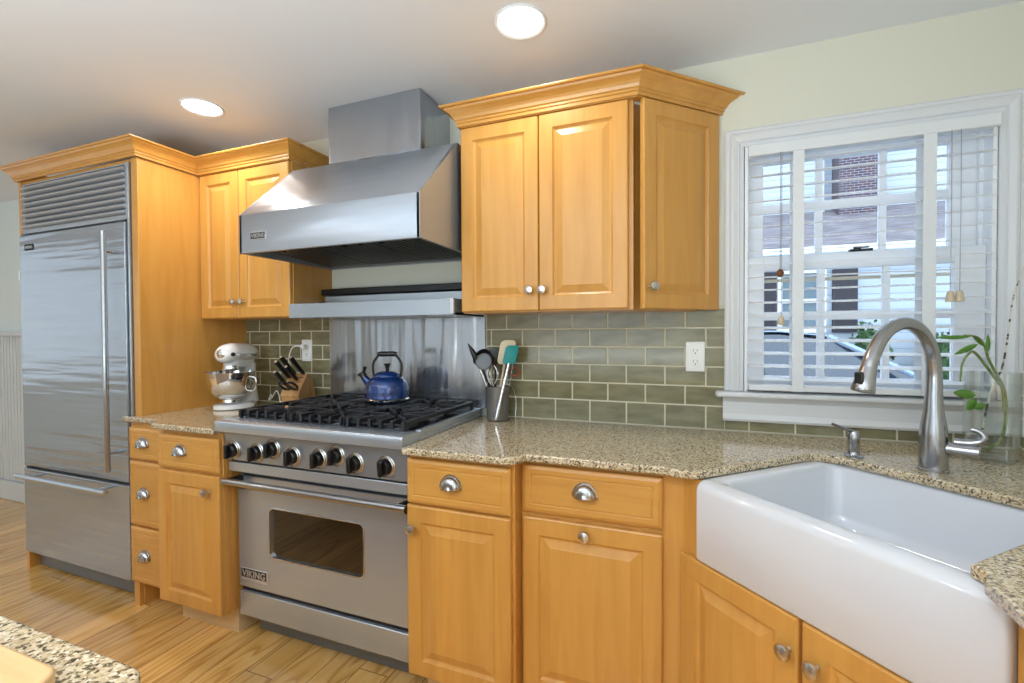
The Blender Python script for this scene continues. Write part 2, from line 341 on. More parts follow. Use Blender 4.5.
def tube(bm, pts, r, n=10, flat=None):
    """swept tube through points; r number or list; flat=(sx,sy) section scale"""
    P = [Vector(p) for p in pts]; rs = r if isinstance(r, (list, tuple)) else [r]*len(P)
    rings = []; a = None
    for i, p in enumerate(P):
        d = (P[min(i+1, len(P)-1)]-P[max(i-1, 0)]).normalized()
        if a is None: a, b = frame_of(d)
        else:
            a = (a-d*a.dot(d)).normalized(); b = a.cross(d).normalized()
        fx, fy = flat or (1, 1)
        rings.append([p+a*cos(2*pi*k/n)*rs[i]*fx+b*sin(2*pi*k/n)*rs[i]*fy for k in range(n)])
    return loops(bm, rings)
def smoothpath(pts, sub=6):
    P = [Vector(p) for p in pts]; out = []
    for i in range(len(P)-1):
        p0 = P[max(i-1, 0)]; p1 = P[i]; p2 = P[i+1]; p3 = P[min(i+2, len(P)-1)]
        for k in range(sub):
            t = k/sub
            out.append(.5*((2*p1)+(p2-p0)*t+(2*p0-5*p1+4*p2-p3)*t*t+(3*p1-p0-3*p2+p3)*t**3))
    out.append(P[-1]); return out
def interp(v, n):
    out = []
    for i in range(n):
        t = i/(n-1)*(len(v)-1); k = min(int(t), len(v)-2); out.append(v[k]+(v[k+1]-v[k])*(t-k))
    return out
def lathe(bm, prof, o, axis=(0, 0, 1), n=24, cap0=True, cap1=True, sx=1, sy=1, ref=Vector((0, 0, 1))):
    o = Vector(o); ax = Vector(axis).normalized(); a, b = frame_of(ax, ref)
    rings = [[o+ax*h+a*cos(2*pi*k/n)*max(r, 1e-4)*sx+b*sin(2*pi*k/n)*max(r, 1e-4)*sy for k in range(n)] for r, h in prof]
    return loops(bm, rings, cap0, cap1)
def rrect(w, h, r, n=4):
    pts = []
    for cx, cy, a0 in ((w/2-r, h/2-r, 0), (-w/2+r, h/2-r, pi/2), (-w/2+r, -h/2+r, pi), (w/2-r, -h/2+r, 3*pi/2)):
        for k in range(n+1):
            a = a0+pi/2*k/n; pts.append((cx+r*cos(a), cy+r*sin(a)))
    return pts
def sweep(path, prof, segs=None, wall=None):
    """crown/casing: path of (x,y) walked so outward is to the right-hand side; prof of (out,z); one mitred mesh per call"""
    P = [Vector(p) for p in path]; n = len(P); off = []
    for i in range(n):
        ds = []
        if i > 0: ds.append((P[i]-P[i-1]).normalized())
        if i < n-1: ds.append((P[i+1]-P[i]).normalized())
        ns = [Vector((d.y, -d.x)) for d in ds]
        if len(ns) == 1: off.append(ns[0])
        else:
            s = ns[0]+ns[1]; off.append(s/(s.dot(ns[0])))
    bm = BM(); a, b = segs or (0, n-1)
    rings = [[Vector((P[i].x+off[i].x*u, P[i].y+off[i].y*u, z)) for u, z in prof] for i in range(a, b+1)]
    if wall is not None:      # last segment runs on until it meets the wall plane y = wall
        d = (P[-1]-P[-2]).normalized(); rings[-1] = [p+Vector((d.x, d.y, 0))*((wall-p.y)/d.y) for p in rings[-1]]
    return loops(bm, rings)
def text(name, s, mat, size, origin, xdir, updir, parent, depth=.001, align='LEFT'):
    cu = bpy.data.curves.new(name, 'FONT'); cu.body = s; cu.size = size; cu.extrude = depth; cu.align_x = align; cu.resolution_u = 2
    cu.offset = size*.012
    to = bpy.data.objects.new(name+'_curve', cu); COL.objects.link(to)
    dg = bpy.context.evaluated_depsgraph_get(); me = bpy.data.meshes.new_from_object(to.evaluated_get(dg))
    bpy.data.objects.remove(to)
    bm = BM(); bm.from_mesh(me); x = Vector(xdir).normalized(); u = Vector(updir).normalized(); nrm = x.cross(u)
    M = Matrix((x, u, nrm)).transposed().to_4x4(); M.translation = origin
    bmesh.ops.transform(bm, matrix=M, verts=bm.verts)
    return link(name, bm, mat, parent)

# local frame of a vertical face: u along the face, z up, out towards the viewer
def face_frame(o, ang):
    """origin o, u direction at angle ang in plan, outward normal = u rotated -90deg"""
    u = Vector((cos(ang), sin(ang), 0)); nrm = Vector((sin(ang), -cos(ang), 0))
    M = Matrix((u, nrm, Vector((0, 0, 1)))).transposed().to_4x4(); M.translation = o
    return M        # columns: u, out, z
def panel_door(name, parent, M, w, h, t=.020, fw_=.055, mat='maple', raised=True):
    """raised-panel door as one sheet of stepped rectangles; M maps (u, out, z)"""
    if raised:
        st = [(0, 0), (0, t-.005), (.0015, t-.002), (.005, t), (fw_, t), (fw_+.003, t-.005), (fw_+.009, t-.009), (fw_+.013, t-.009), (fw_+.036, t-.002), (fw_+.0385, t-.001), (fw_+.04, t-.001)]
    else:       # drawer front: flat with a shallow routed border
        st = [(0, 0), (0, t-.006), (.004, t-.003), (.012, t), (.026, t), (.028, t-.0018), (.031, t-.0018), (.033, t), (.034, t)]
    rings = [[M @ Vector(p) for p in ((i, o_, i), (w-i, o_, i), (w-i, o_, h-i), (i, o_, h-i))] for i, o_ in st]
    return link(name, loops(BM(), rings), mat, parent)
def knob(parent, p, out, mat='nickel'):
    return link('knob', lathe(BM(), [(.006, 0), (.0075, .002), (.0055, .006), (.0055, .012), (.012, .016), (.017, .020), (.018, .024), (.016, .029), (.008, .032), (.001, .033)], p, out, 20), mat, parent, smooth=True)
def cup_pull(parent, M, wd=.074):
    """M maps (u,out,z) with origin at the pull's centre bottom on the drawer face"""
    a, hgt, dp = wd/2, .043, .024; bm = BM(); rings = []
    for i in range(9):
        f = pi/2*i/8
        rings.append([M @ Vector((a*cos(th)*1.0 if i == 0 else a*cos(th)*cos(f)**.55 if i < 8 else 0, dp*sin(f), hgt*sin(th)*(cos(f)**.55 if i < 8 else 0.0)+.0)) for th in [pi*k/16 for k in range(17)]])
    loops(bm, rings, False, False, closed=False)
    # rim that sits on the face
    loops(bm, [[M @ Vector((r*cos(th), o_, r2*sin(th))) for th in [pi*k/16 for k in range(17)]] for r, r2, o_ in ((a+.005, hgt+.005, 0), (a+.005, hgt+.005, .0025), (a-.001, hgt-.001, .003), (a-.001, hgt-.001, .0))], False, False, closed=False)
    o = link('cup_pull', bm, 'pull_nickel', parent, smooth=True)
    md = o.modifiers.new('thick', 'SOLIDIFY'); md.thickness = .0016
    return o

# ------------------------------------------------------------ room shell
struct('floor', B(XL_-.1, XR_+.1, YF_-.1, .1, -.06, 0), 'floor_pine')
struct('ceiling', B(XL_-.1, XR_+.1, YF_-.1, .14, CEIL, CEIL+.1), 'ceiling_paint')
WX0, WX1, WZ0, WZ1 = .180, .926, 1.072, 2.012       # kitchen window opening
bm = BM()
box(bm, -3.48, WX0, 0, .14, 0, CEIL); box(bm, WX1, XR_+.1, 0, .14, 0, CEIL)
box(bm, WX0, WX1, 0, .14, 0, WZ0); box(bm, WX0, WX1, 0, .14, WZ1, CEIL)
struct('wall_back', bm, 'wall_paint')
struct('wall_back_left', B(XL_-.1, -3.481, 0, .14, 0, CEIL), 'wall_cool_lit')
struct('wall_right', B(XR_, XR_+.1, YF_-.1, .0, 0, CEIL), 'wall_paint')
# wall behind the viewer with its two windows, left wall with a glazed door
bm = BM()
for a, b_ in ((XL_-.1, -5.35), (-3.45, -2.35), (.35, XR_+.1)): box(bm, a, b_, YF_-.1, YF_, 0, CEIL)
for a, b_ in ((-5.35, -3.45), (-2.35, .35)): box(bm, a, b_, YF_-.1, YF_, 0, .68); box(bm, a, b_, YF_-.1, YF_, 2.22, CEIL)
struct('wall_front', bm, 'wall_neutral')
bm = BM()
box(bm, XL_-.1, XL_, YF_-.1, -3.15, 0, CEIL); box(bm, XL_-.1, XL_, -.85, .1, 0, CEIL); box(bm, XL_-.1, XL_, -3.15, -.85, 2.28, CEIL); box(bm, XL_-.1, XL_, -3.15, -.85, 0, .88)
struct('wall_left', bm, 'wall_cool_lit')
def far_window(name, axis, a0, a1, z0, z1, p):
    f = BM()
    for k in range(4):
        a = a0+(a1-a0-.04)*k/3
        (box(f, a, a+.04, p-.02, p+.02, z0, z1) if axis == 'x' else box(f, p-.02, p+.02, a, a+.04, z0, z1))
    for z in (z0, (z0+z1)/2-.02, z1-.04): (box(f, a0, a1, p-.02, p+.02, z, z+.04) if axis == 'x' else box(f, p-.02, p+.02, a0, a1, z, z+.04))
    o = struct(name, f, 'white_paint')
    g = B(a0, a1, p-.008, p-.004, z0, z1) if axis == 'x' else B(p-.008, p-.004, a0, a1, z0, z1)
    link('pane', g, 'pane_glass', o)
    g = B(a0, a1, p-.034, p-.030, z0, z1) if axis == 'x' else B(p-.034, p-.030, a0, a1, z0, z1)
    link('sky_blocker', g, 'wainscot', o)  # added unseen sheet, keeps sky light out of the steel reflections
far_window('window_2', 'x', -2.35, .35, .68, 2.22, YF_-.06); far_window('window_3', 'x', -5.35, -3.45, .68, 2.22, YF_-.06)
far_window('window_4', 'y', -3.15, -.85, .88, 2.28, XL_-.06)
# wainscot and baseboard on the wall beyond the refrigerator
bm = BM(); box(bm, XL_, -3.52, -.012, 0, .16, 1.30)
x = XL_+.02
while x < -3.56: box(bm, x, x+.036, -.018, -.012, .16, 1.30); x += .045
struct('wall_wainscot', bm, 'wainscot')
struct('trim_1', B(XL_, -3.52, -.045, 0, 1.30, 1.34), 'wainscot', bevel=.006)
struct('baseboard_back', prism(BM(), [(XL_, -.028), (-3.52, -.028), (-3.52, 0), (XL_, 0)], 0, .15), 'wainscot', bevel=.006)

# tiled backsplash: glazed subway tiles with real joints
TP, TX0, TZ0 = .0777, -.7337, .9305
bm = BM(); cl = bm.loops.layers.float_color.new('tint')
def tile(x0, x1, z0, z1):
    for a, b_ in (((x0, x1)),):
        st = ((0, -.001), (0, -.0065), (.0022, -.009))
        before = len(bm.faces)
        loops(bm, [[Vector((x0+i, y, z0+i)), Vector((x1-i, y, z0+i)), Vector((x1-i, y, z1-i)), Vector((x0+i, y, z1-i))] for i, y in st], False, True)
        bm.faces.ensure_lookup_table()
        t = random.uniform(.86, 1.06); tn = (t*random.uniform(.98, 1.03), t, t*random.uniform(.93, 1.03), 1)
        for f in bm.faces[before:]:
            for l in f.loops: l[cl] = tn
def tile_run(xa, xb, zb):
    for k in range(0, 7):
        z0 = TZ0+TP*k+.0022 if k else .918; z1 = min(zb, TZ0+TP*(k+1)-.0022)
        if z1-z0 < .008: continue
        off = TX0+(TP if k % 2 else 0)
        i = int((xa-off)/(2*TP))-2
        while off+2*TP*i < xb:
            x0 = max(xa, off+2*TP*i+.0022); x1 = min(xb, off+2*TP*(i+1)-.0022); i += 1
            if x1-x0 > .01: tile(x0, x1, z0, z1)
tile_run(-2.473, -1.848, 1.40); tile_run(-.912, .112, 1.405); tile_run(.112, .976, .962); tile_run(.978, 1.086, 1.405)
struct('wall_backsplash', bm, 'tile_glaze')
bm = BM()
for a in ((-2.474, -1.846, 1.402), (-.914, .108, 1.407), (.108, .978, .964), (.978, 1.087, 1.407)): box(bm, a[0], a[1], -.0075, 0, .914, a[2])
struct('trim_2', bm, 'grout')

# ------------------------------------------------------------ kitchen window
def casing():
    rings = []
    prof = [(0, 0), (0, -.016), (.006, -.020), (.016, -.020), (.022, -.026), (.030, -.028), (.046, -.022), (.050, -.022), (.054, -.017), (.066, -.015), (.068, -.012), (.068, 0)]   # (distance inwards from outer edge, y)
    X0, X1, Z0, Z1 = .110, .976+.02, 1.074, 2.080
    for (x, z, sx_, sz) in ((X0, Z0, 1, 0), (X0, Z1, 1, -1), (X1, Z1, -1, -1), (X1, Z0, -1, 0)):
        rings.append([Vector((x+sx_*u, y, z+sz*u)) for u, y in prof])
    return loops(BM(), rings)
wf = struct('window_1', casing(), 'white_paint')
bm = BM(); box(bm, WX0+.001, WX0+.012, -.010, .139, WZ0, WZ1-.001); box(bm, WX1-.012, WX1-.001, -.010, .139, WZ0, WZ1-.001); box(bm, WX0+.012, WX1-.012, -.010, .139, WZ1-.012, WZ1-.001)
for sx_ in (WX0+.011, WX1-.023): box(bm, sx_, sx_+.012, .045, .055, WZ0, WZ1); box(bm, sx_, sx_+.012, .093, .103, WZ0, WZ1)
link('jamb', bm, 'sash_white', wf)
link('window_sill', B(.078, 1.03, -.052, .14, 1.050, 1.072), 'white_paint', wf, bevel=.008, seg=3)
link('apron', prism(BM(), [(-.0, .957), (-.026, .957), (-.030, .966), (-.020, .985), (-.020, 1.030), (-.036, 1.050), (0, 1.050)], 0, .89, M=Matrix(((0, 0, 1, .105), (1, 0, 0, 0), (0, 1, 0, 0), (0, 0, 0, 1)))), 'white_paint', wf)
def sash(name, z0, z1, zt, zb, y0, y1, mid):
    bm = BM(); gx0, gx1 = .252, .829
    box(bm, WX0+.013, gx0, y0, y1, z0, z1); box(bm, gx1, WX1-.013, y0, y1, z0, z1)
    box(bm, gx0, gx1, y0, y1, z0, zb); box(bm, gx0, gx1, y0, y1, zt, z1)
    s = link(name, bm, 'sash_white', wf, bevel=.002)
    bm = BM()
    for a, b_ in ((.430, .453), (.630, .651)): box(bm, a, b_, y0+.004, y1-.004, zb, zt)
    for a, b_ in ((gx0, .430), (.453, .630), (.651, gx1)): box(bm, a, b_, y0+.004, y1-.004, mid-.016, mid+.016)
    link('muntin', bm, 'sash_white', s)
    link('pane', B(gx0, gx1, (y0+y1)/2-.002, (y0+y1)/2+.002, zb, zt), 'pane_glass', s)
    return s
sash('sash', 1.560, WZ1-.013, 1.957, 1.598, .060, .088, 1.782)
lo = sash('sash', WZ0, 1.592, 1.536, 1.131, .020, .048, 1.362)
bm = BM(); box(bm, .53, .60, .022, .046, 1.592, 1.602); lathe(bm, [(.012, 0), (.012, .008), (.004, .012)], (.555, .034, 1.602)); box(bm, .548, .59, .028, .040, 1.606, 1.613)
link('sash_lock', bm, 'black_iron', lo)
link('storm_rail', B(WX0+.014, WX1-.014, .112, .122, 1.500, 1.512), 'beige_tassel', wf)

# blind (hangs in the opening)
vb = thing('venetian_blind', 'white wooden slat blind with cloth tapes, lowered over the kitchen window', 'blind', (.54, -.035, 1.08))
link('valance', B(.188, .912, -.066, -.050, 1.955, 1.998), 'blind_white', vb, bevel=.004)
link('head_rail', B(.194, .905, -.045, -.005, 1.962, 1.996), 'blind_white', vb)
nsl = 18
for i in range(nsl):
    z = 1.934-.0475*i; ty = .05; bm = BM(); tl = radians(4)
    box(bm, .193, .905, -.026, .026, -.0014, .0014, M=Matrix.Translation((0, -.034, z)) @ Matrix.Rotation(radians(9), 4, 'X'))
    link('slat', bm, 'slat_white', vb, bevel=.0008, seg=1)
link('bottom_rail', B(.192, .906, -.060, -.008, 1.082, 1.104), 'blind_white', vb, bevel=.003)
for a in (.333, .712):
    for y in (-.0635, -.0055):
        link('tape', B(a, a+.036, y, y+.0012, 1.082, 1.956), 'blind_white', vb)
def cord(x, y, z0, z1): return tube(BM(), [(x, y, z1), (x+.001, y, (z0+z1)/2), (x, y, z0)], .0012, 6)
for x_, zt_, mt, nm in ((.292, 1.515, 'brown_wood', 'tassel'), (.296, 1.340, 'beige_tassel', 'tassel')):
    c_ = link('cord', cord(x_, -.072, zt_+.01, 1.956), 'silver_paint', vb)
    link(nm, lathe(BM(), [(.003, .022), (.007, .016), (.011, .004), (.012, -.008), (.010, -.014), (.001, -.015)] if mt == 'beige_tassel' else [(.002, .016), (.010, .010), (.013, 0), (.010, -.010), (.002, -.014)], (x_, -.072, zt_), n=14), mt, c_, smooth=True)
for x_ in (.782, .806):
    c_ = link('cord', cord(x_, -.072, 1.43, 1.956), 'silver_paint', vb)
    link('tassel', lathe(BM(), [(.004, .018), (.009, .014), (.0125, -.010), (.0125, -.018), (.001, -.019)], (x_, -.072, 1.415), n=14), 'beige_tassel', c_, smooth=True)

# ------------------------------------------------------------ recessed ceiling lights
def downlight(x, y, label, vis=True, power=3.5, seen=True):
    t = thing('recessed_light', label, 'ceiling light', (x, y, CEIL-.006), 0)
    link('trim_ring', lathe(BM(), [(.078, 0), (.086, -.004), (.089, -.001), (.089, .004), (.078, .004)], (x, y, CEIL-.003), n=36, cap0=False, cap1=False), 'white_paint', t, smooth=True)
    link('diffuser', lathe(BM(), [(.078, .001), (.05, -.003), (.001, -.005)], (x, y, CEIL-.004), n=36, cap0=False), 'lamp_glow', t, smooth=True)
    area('lamp', (x, y, CEIL-.02), (0, 0, 0), .13, .13, power, WARM, 'DISK', radians(150))
downlight(-.555, -.506, 'round recessed ceiling light above the two-door upper cabinet right of the hood')
downlight(-2.142, -.492, 'round recessed ceiling light above the upper cabinet beside the refrigerator', power=6)
for i, (x, y) in enumerate(((-.35, -2.3), (-2.1, -2.3), (-3.9, -2.0), (-.35, -3.8), (-2.1, -3.8), (-3.9, -3.8))):
    area('lamp', (x, y, CEIL-.02), (0, 0, 0), .13, .13, 9, WARM, 'DISK', radians(150))

# ------------------------------------------------------------ crown moulding profile
def crown_prof(z0=2.150, d=.058, h=.074, base=.0):
    return [(0, z0), (.007, z0), (.007, z0+.012), (.011, z0+.014), (.011, z0+.022), (.016, z0+.026), (.020, z0+.036), (.026, z0+.045), (.035, z0+.053), (.044, z0+.059), (.048, z0+.066), (d-.003, z0+.066), (d, z0+.070), (d, z0+h), (0, z0+h)]
CROWN = [(-3.497, -.002), (-3.497, -.588), (-2.466, -.588), (-2.466, -.287), (-1.831, -.287), (-1.831, -.002)]

# refrigerator enclosure ------------------------------------------------
fc = thing('refrigerator_cabinet', 'tall golden maple cabinet with crown moulding enclosing the refrigerator', 'cabinet', (-2.98, -.3, 0))
link('side_panel', B(-2.518, -2.472, -.580, -.001, 0.0, 2.150), 'maple', fc, bevel=.002)
bm = BM(); box(bm, -3.492, -3.466, -.580, -.001, 0, 2.150)
link('side_panel', bm, 'maple', fc, bevel=.002)
link('top_panel', B(-3.466, -2.518, -.572, -.001, 2.136, 2.150), 'maple_h', fc)
link('crown_molding', sweep(CROWN, crown_prof(), (0, 3)), 'maple_h', fc)

fr_ = thing('refrigerator', 'built-in stainless steel refrigerator with louvered grille and bottom freezer drawer', 'refrigerator', (-2.98, -.3, 0))
link('body', B(-3.458, -2.524, -.560, -.02, .10, 2.132), 'steel_dark', fr_)
link('toe_kick', B(-3.44, -2.53, -.545, -.50, .012, .10), 'grey_kick', fr_)
bm = BM(); box(bm, -3.458, -3.436, -.580, -.556, 1.860, 2.132); box(bm, -2.546, -2.524, -.590, -.556, 1.860, 2.132); box(bm, -3.436, -2.546, -.585, -.556, 1.860, 1.884)
box(bm, -3.436, -2.546, -.582, -.556, 2.124, 2.132); box(bm, -3.440, -2.540, -.560, -.556, 1.86, 2.13)
box(bm, -2.535, -2.524, -.590, -.556, .12, 1.86); box(bm, -3.458, -3.452, -.590, -.556, .12, 1.86)
gf = link('grille_frame', bm, 'steel', fr_, bevel=.0015)
for i in range(8):
    z = 1.886+i*.0298
    bm = BM(); prism(bm, [(-.560, z), (-.590, z+.001), (-.598, z+.006), (-.597, z+.014), (-.588, z+.022), (-.572, z+.027), (-.560, z+.028)], -3.434, -2.547, M=Matrix(((0, 0, 1, 0), (1, 0, 0, 0), (0, 1, 0, 0), (0, 0, 0, 1))))
    link('louver', bm, 'louver_aluminium', gf, smooth=True)
def slab(x0, x1, z0, z1, yf, yb): return B(x0, x1, yf, yb, z0, z1)
dr = link('refrigerator_door', slab(-3.450, -2.541, .588, 1.846, -.600, -.562), 'steel_door', fr_, bevel=.004, seg=3)
bm = BM(); tube(bm, [(-2.590, -.662, .655), (-2.590, -.662, 1.792)], .0125, 16)
for z in (.74, 1.70): tube(bm, [(-2.590, -.600, z), (-2.590, -.662, z)], .008, 10)
link('handle', bm, 'steel_v', dr, smooth=True)
dw = link('freezer_drawer', slab(-3.452, -2.541, .110, .572, -.600, -.562), 'steel_door', fr_, bevel=.004, seg=3)
bm = BM(); tube(bm, [(-3.365, -.668, .556), (-2.595, -.668, .556)], .0125, 16)
for x in (-3.28, -2.68): tube(bm, [(x, -.600, .556), (x, -.668, .556)], .008, 10)
link('handle', bm, 'steel', dw, smooth=True)
bdg = link('badge', B(-3.392, -3.312, -.603, -.600, 1.764, 1.796), 'black_gap', fr_)
text('lettering', 'VIKING', 'badge_silver', .022, (-3.386, -.6038, 1.772), (1, 0, 0), (0, 0, 1), bdg, .0006)
link('hinge', B(-3.462, -3.450, -.600, -.585, 1.60, 1.66), 'nickel', fr_)

# ------------------------------------------------------------ upper cabinets
ul = thing('upper_cabinet', 'two-door maple upper cabinet between refrigerator and range hood', 'cabinet', (-2.15, -.14, 1.385))
link('body', B(-2.470, -1.834, -.265, -.001, 1.385, 2.150), 'maple', ul, bevel=.0015)
for i, (x0, x1, kx) in enumerate(((-2.464, -2.182, -2.205), (-2.178, -1.838, -2.150))):
    d_ = panel_door('door', ul, face_frame((x0, -.265, 1.388), 0), x1-x0, .758)
    knob(d_, (kx, -.285, 1.468), (0, -1, 0))
link('crown_molding', sweep(CROWN, crown_prof(), (3, 5)), 'maple_h', ul)

link('frieze', B(-2.469, -1.835, -.2865, -.2655, 2.1468, 2.156), 'maple_h', ul)
ur = thing('corner_upper_cabinet', 'maple upper cabinet with crown and an angled end door beside the window', 'cabinet', (-.45, -.14, 1.385))
link('body', prism(BM(), [(-.902, -.001), (-.902, -.265), (-.207, -.265), (-.207, -.226), (.010, -.010), (.010, -.001)], 1.385, 2.150), 'maple', ur, bevel=.0015)
link('frieze', prism(BM(), [(-.902, -.2655), (-.902, -.2865), (-.192, -.2865), (.090, -.0045), (.030, -.0045), (-.215, -.2655)], 2.1468, 2.156), 'maple_h', ur)
for x0, x1, kx in ((-.902, -.567, -.598), (-.563, -.224, -.546)):
    d_ = panel_door('door', ur, face_frame((x0, -.265, 1.390), 0), x1-x0, .756)
    knob(d_, (kx, -.285, 1.468), (0, -1, 0))
a45 = radians(45)
d_ = panel_door('door', ur, face_frame((-.183, -.265, 1.388), a45), .368, .757)
Mk = face_frame((-.183, -.265, 1.388), a45)
knob(d_, Mk @ Vector((.028, .020, .080)), (sin(a45), -cos(a45), 0))
link('crown_molding', sweep([(-.905, -.002), (-.905, -.287), (-.190, -.287), (.095, -.002)], crown_prof(d=.062), wall=-.002), 'maple_h', ur)

# ------------------------------------------------------------ range hood
XA, XB = -1.829, -.926
hd = thing('range_hood', 'large stainless steel canopy range hood with chimney above the range', 'range hood', (-1.38, -.28, 1.648))
sec = [(-.560, 1.650), (-.560, 1.815), (-.267, 2.100), (0, 2.100), (0, 1.650), (-.012, 1.650), (-.012, 1.96), (-.26, 1.96), (-.545, 1.80), (-.545, 1.650)]
MX = Matrix(((0, 0, 1, 0), (1, 0, 0, 0), (0, 1, 0, 0), (0, 0, 0, 1)))
bm = BM(); prism(bm, sec, XA, XB, M=MX)
canopy = link('canopy', bm, 'steel_hood', hd, bevel=.0015, seg=1)
for x0, x1 in ((XA, XA+.012), (XB-.012, XB)):
    link('side_panel', prism(BM(), [(-.560, 1.650), (-.560, 1.815), (-.267, 2.100), (-.0, 2.100), (0, 1.650)], x0-.0005, x1+.0005, M=MX), 'steel_hood', hd)
link('chimney', B(-1.604, -1.104, -.267, 0, 2.100, CEIL-.001), 'steel_v', hd, bevel=.0015, seg=1)
bm = BM()
box(bm, XA+.02, XB-.02, -.545, -.50, 1.668, 1.690); box(bm, XA+.02, XB-.02, -.06, -.012, 1.655, 1.690)
for k in range(3):
    x0 = XA+.02+k*.288; 
    prism(bm, [(-.50, 1.690), (-.50, 1.702), (-.06, 1.672), (-.06, 1.660)], x0+.004, x0+.282, M=MX)
    for j in range(12): prism(bm, [(-.49, 1.684), (-.49, 1.690), (-.07, 1.661), (-.07, 1.655)], x0+.01+j*.0225, x0+.020+j*.0225, M=MX)
link('baffle_filter', bm, 'steel_dark', hd)
bm = BM()
for x in (-1.62, -1.30, -1.22, -1.12): link('control_knob', lathe(BM(), [(.012, 0), (.012, -.02), (.009, -.022), (.001, -.022)], (x, -.523, 1.668), n=14), 'black_plastic', hd, smooth=True)
bdg = link('badge', B(-1.762, -1.672, -.5635, -.560, 1.703, 1.736), 'badge_silver', hd, bevel=.001)
link('nameplate', B(-1.758, -1.676, -.5645, -.5635, 1.707, 1.732), 'black_gap', bdg)
text('lettering', 'VIKING', 'badge_silver', .024, (-1.754, -.5647, 1.7115), (1, 0, 0), (0, 0, 1), bdg, .0006)

# steel backguard with warming shelf behind the range
bgd = thing('warming_shelf_backsplash', 'stainless steel backsplash panel with a projecting high shelf behind the range', 'backsplash panel', (-1.38, -.05, .95))
link('panel', B(-1.842, -.920, -.014, 0, .950, 1.378), 'steel_v', bgd)
bm = BM(); box(bm, XA, -.930, -.300, -.286, 1.380, 1.449); box(bm, XA, -.930, -.290, 0, 1.380, 1.392); box(bm, XA, XA+.012, -.29, 0, 1.38, 1.449); box(bm, -.942, -.930, -.29, 0, 1.38, 1.449)
link('shelf', bm, 'steel', bgd, bevel=.0015, seg=1)
bm = BM(); box(bm, XA+.02, -.950, -.085, 0, 1.392, 1.500); link('riser', bm, 'steel', bgd, bevel=.002)
link('top_cap', B(XA+.015, -.945, -.105, 0, 1.503, 1.535), 'black_enamel', bgd, bevel=.003)
link('end_bracket', B(-.945, -.9285, -.306, -.290, 1.385, 1.447), 'badge_silver', bgd, bevel=.002)

# ------------------------------------------------------------ range
RX0, RX1 = -1.836, -.930
rg = thing('gas_range', 'stainless steel six-burner gas range with black knobs and windowed oven', 'range', (-1.378, -.3, 0))
link('body', B(RX0+.004, RX1-.004, -.556, -.03, .09, .905), 'steel_dark', rg)
link('kick_plate', B(RX0+.05, RX1-.05, -.52, -.50, .004, .09), 'grey_kick', rg)
bm = BM()
for x in (RX0+.03, RX1-.055):
    for y in (-.498, -.12): link('foot', B(x, x+.03, y, y+.03, 0, .0899), 'black_plastic', rg)
link('drawer_panel', B(RX0+.008, RX1-.008, -.584, -.556, .094, .200), 'steel', rg, bevel=.003)
link('gap_strip', B(RX0+.010, RX1-.010, -.570, -.556, .200, .222), 'black_gap', rg)
# oven door with a rounded window cut in
def framed_plate(x0, x1, z0, z1, cx, cz, ww, wh, r, yf, yb):
    bm = BM(); inner = [(cx+a, cz+b_) for a, b_ in rrect(ww, wh, r, 5)]
    # outer ring with same count, matched by angle
    n = len(inner); outer = []
    q = n//4; cor = [(x1, z1), (x0, z1), (x0, z0), (x1, z0)]
    for k in range(n):
        c = cor[k//q]; outer.append(c)
    # avoid duplicate verts at corners: spread along the edges a little
    R = [[Vector((x, yf, z)) for x, z in inner], [Vector((x, yb, z)) for x, z in inner]]
    vi = [[bm.verts.new(p) for p in r_] for r_ in R]
    vo = [[bm.verts.new((x, y, z)) for x, z in cor] for y in (yf, yb)]
    for s in (0, 1):
        for c in range(4):
            idx = list(range(c*q, c*q+q)); 
            for a, b_ in zip(idx, idx[1:]): bm.faces.new((vo[s][c], vi[s][a], vi[s][b_]))
            nx = ((c+1)*q) % n; bm.faces.new((vo[s][c], vi[s][idx[-1]], vi[s][nx], vo[s][(c+1) % 4]))
    for k in range(n): bm.faces.new((vi[0][k], vi[0][(k+1) % n], vi[1][(k+1) % n], vi[1][k]))
    for c in range(4): bm.faces.new((vo[0][c], vo[0][(c+1) % 4], vo[1][(c+1) % 4], vo[1][c]))
    return bm
wcx, wcz, www, wwh = -1.408, .475, .478, .208
od = link('oven_door', framed_plate(RX0+.008, RX1-.008, .222, .700, wcx, wcz, www, wwh, .022, -.584, -.556), 'steel', rg)
link('oven_window', B(wcx-www/2, wcx+www/2, -.577, -.572, wcz-wwh/2, wcz+wwh/2), 'oven_glass', od)
rr = lambda w_, h_, r_: [(wcx+a, wcz+b_) for a, b_ in rrect(w_, h_, r_, 5)]
link('window_trim', loops(BM(), [[Vector((x, y, z)) for x, z in rr(www+g, wwh+g, .022+g/2)] for g, y in ((-.004, -.576), (-.004, -.587), (.000, -.588), (.006, -.587), (.008, -.584))], False, False), 'chrome', od, smooth=True)
bm = BM(); tube(bm, [(RX0+.008, -.650, .690), (RX1-.004, -.650, .690)], .0145, 18)
hdl = link('handle', bm, 'brushed_nickel', od, smooth=True)
bm = BM()
for x0 in (RX0+.020, RX1-.040): link('handle_bracket', prism(BM(), [(-.584, .690), (-.584, .640), (-.636, .670), (-.650, .678), (-.650, .704), (-.640, .704), (-.584, .70)], x0, x0+.022, M=MX), 'black_plastic', hdl, bevel=.002)
bdg = link('badge', B(-1.814, -1.662, -.5875, -.584, .250, .306), 'badge_silver', rg, bevel=.0015)
link('nameplate', B(-1.810, -1.668, -.589, -.5875, .266, .302), 'black_gap', bdg)
text('lettering', 'VIKING', 'badge_silver', .040, (-1.804, -.5893, .2705), (1, 0, 0), (0, 0, 1), bdg, .0008)
text('small_lettering', 'PROFESSIONAL', 'silver_paint', .0115, (-1.792, -.5878, .2535), (1, 0, 0), (0, 0, 1), bdg, .0004)
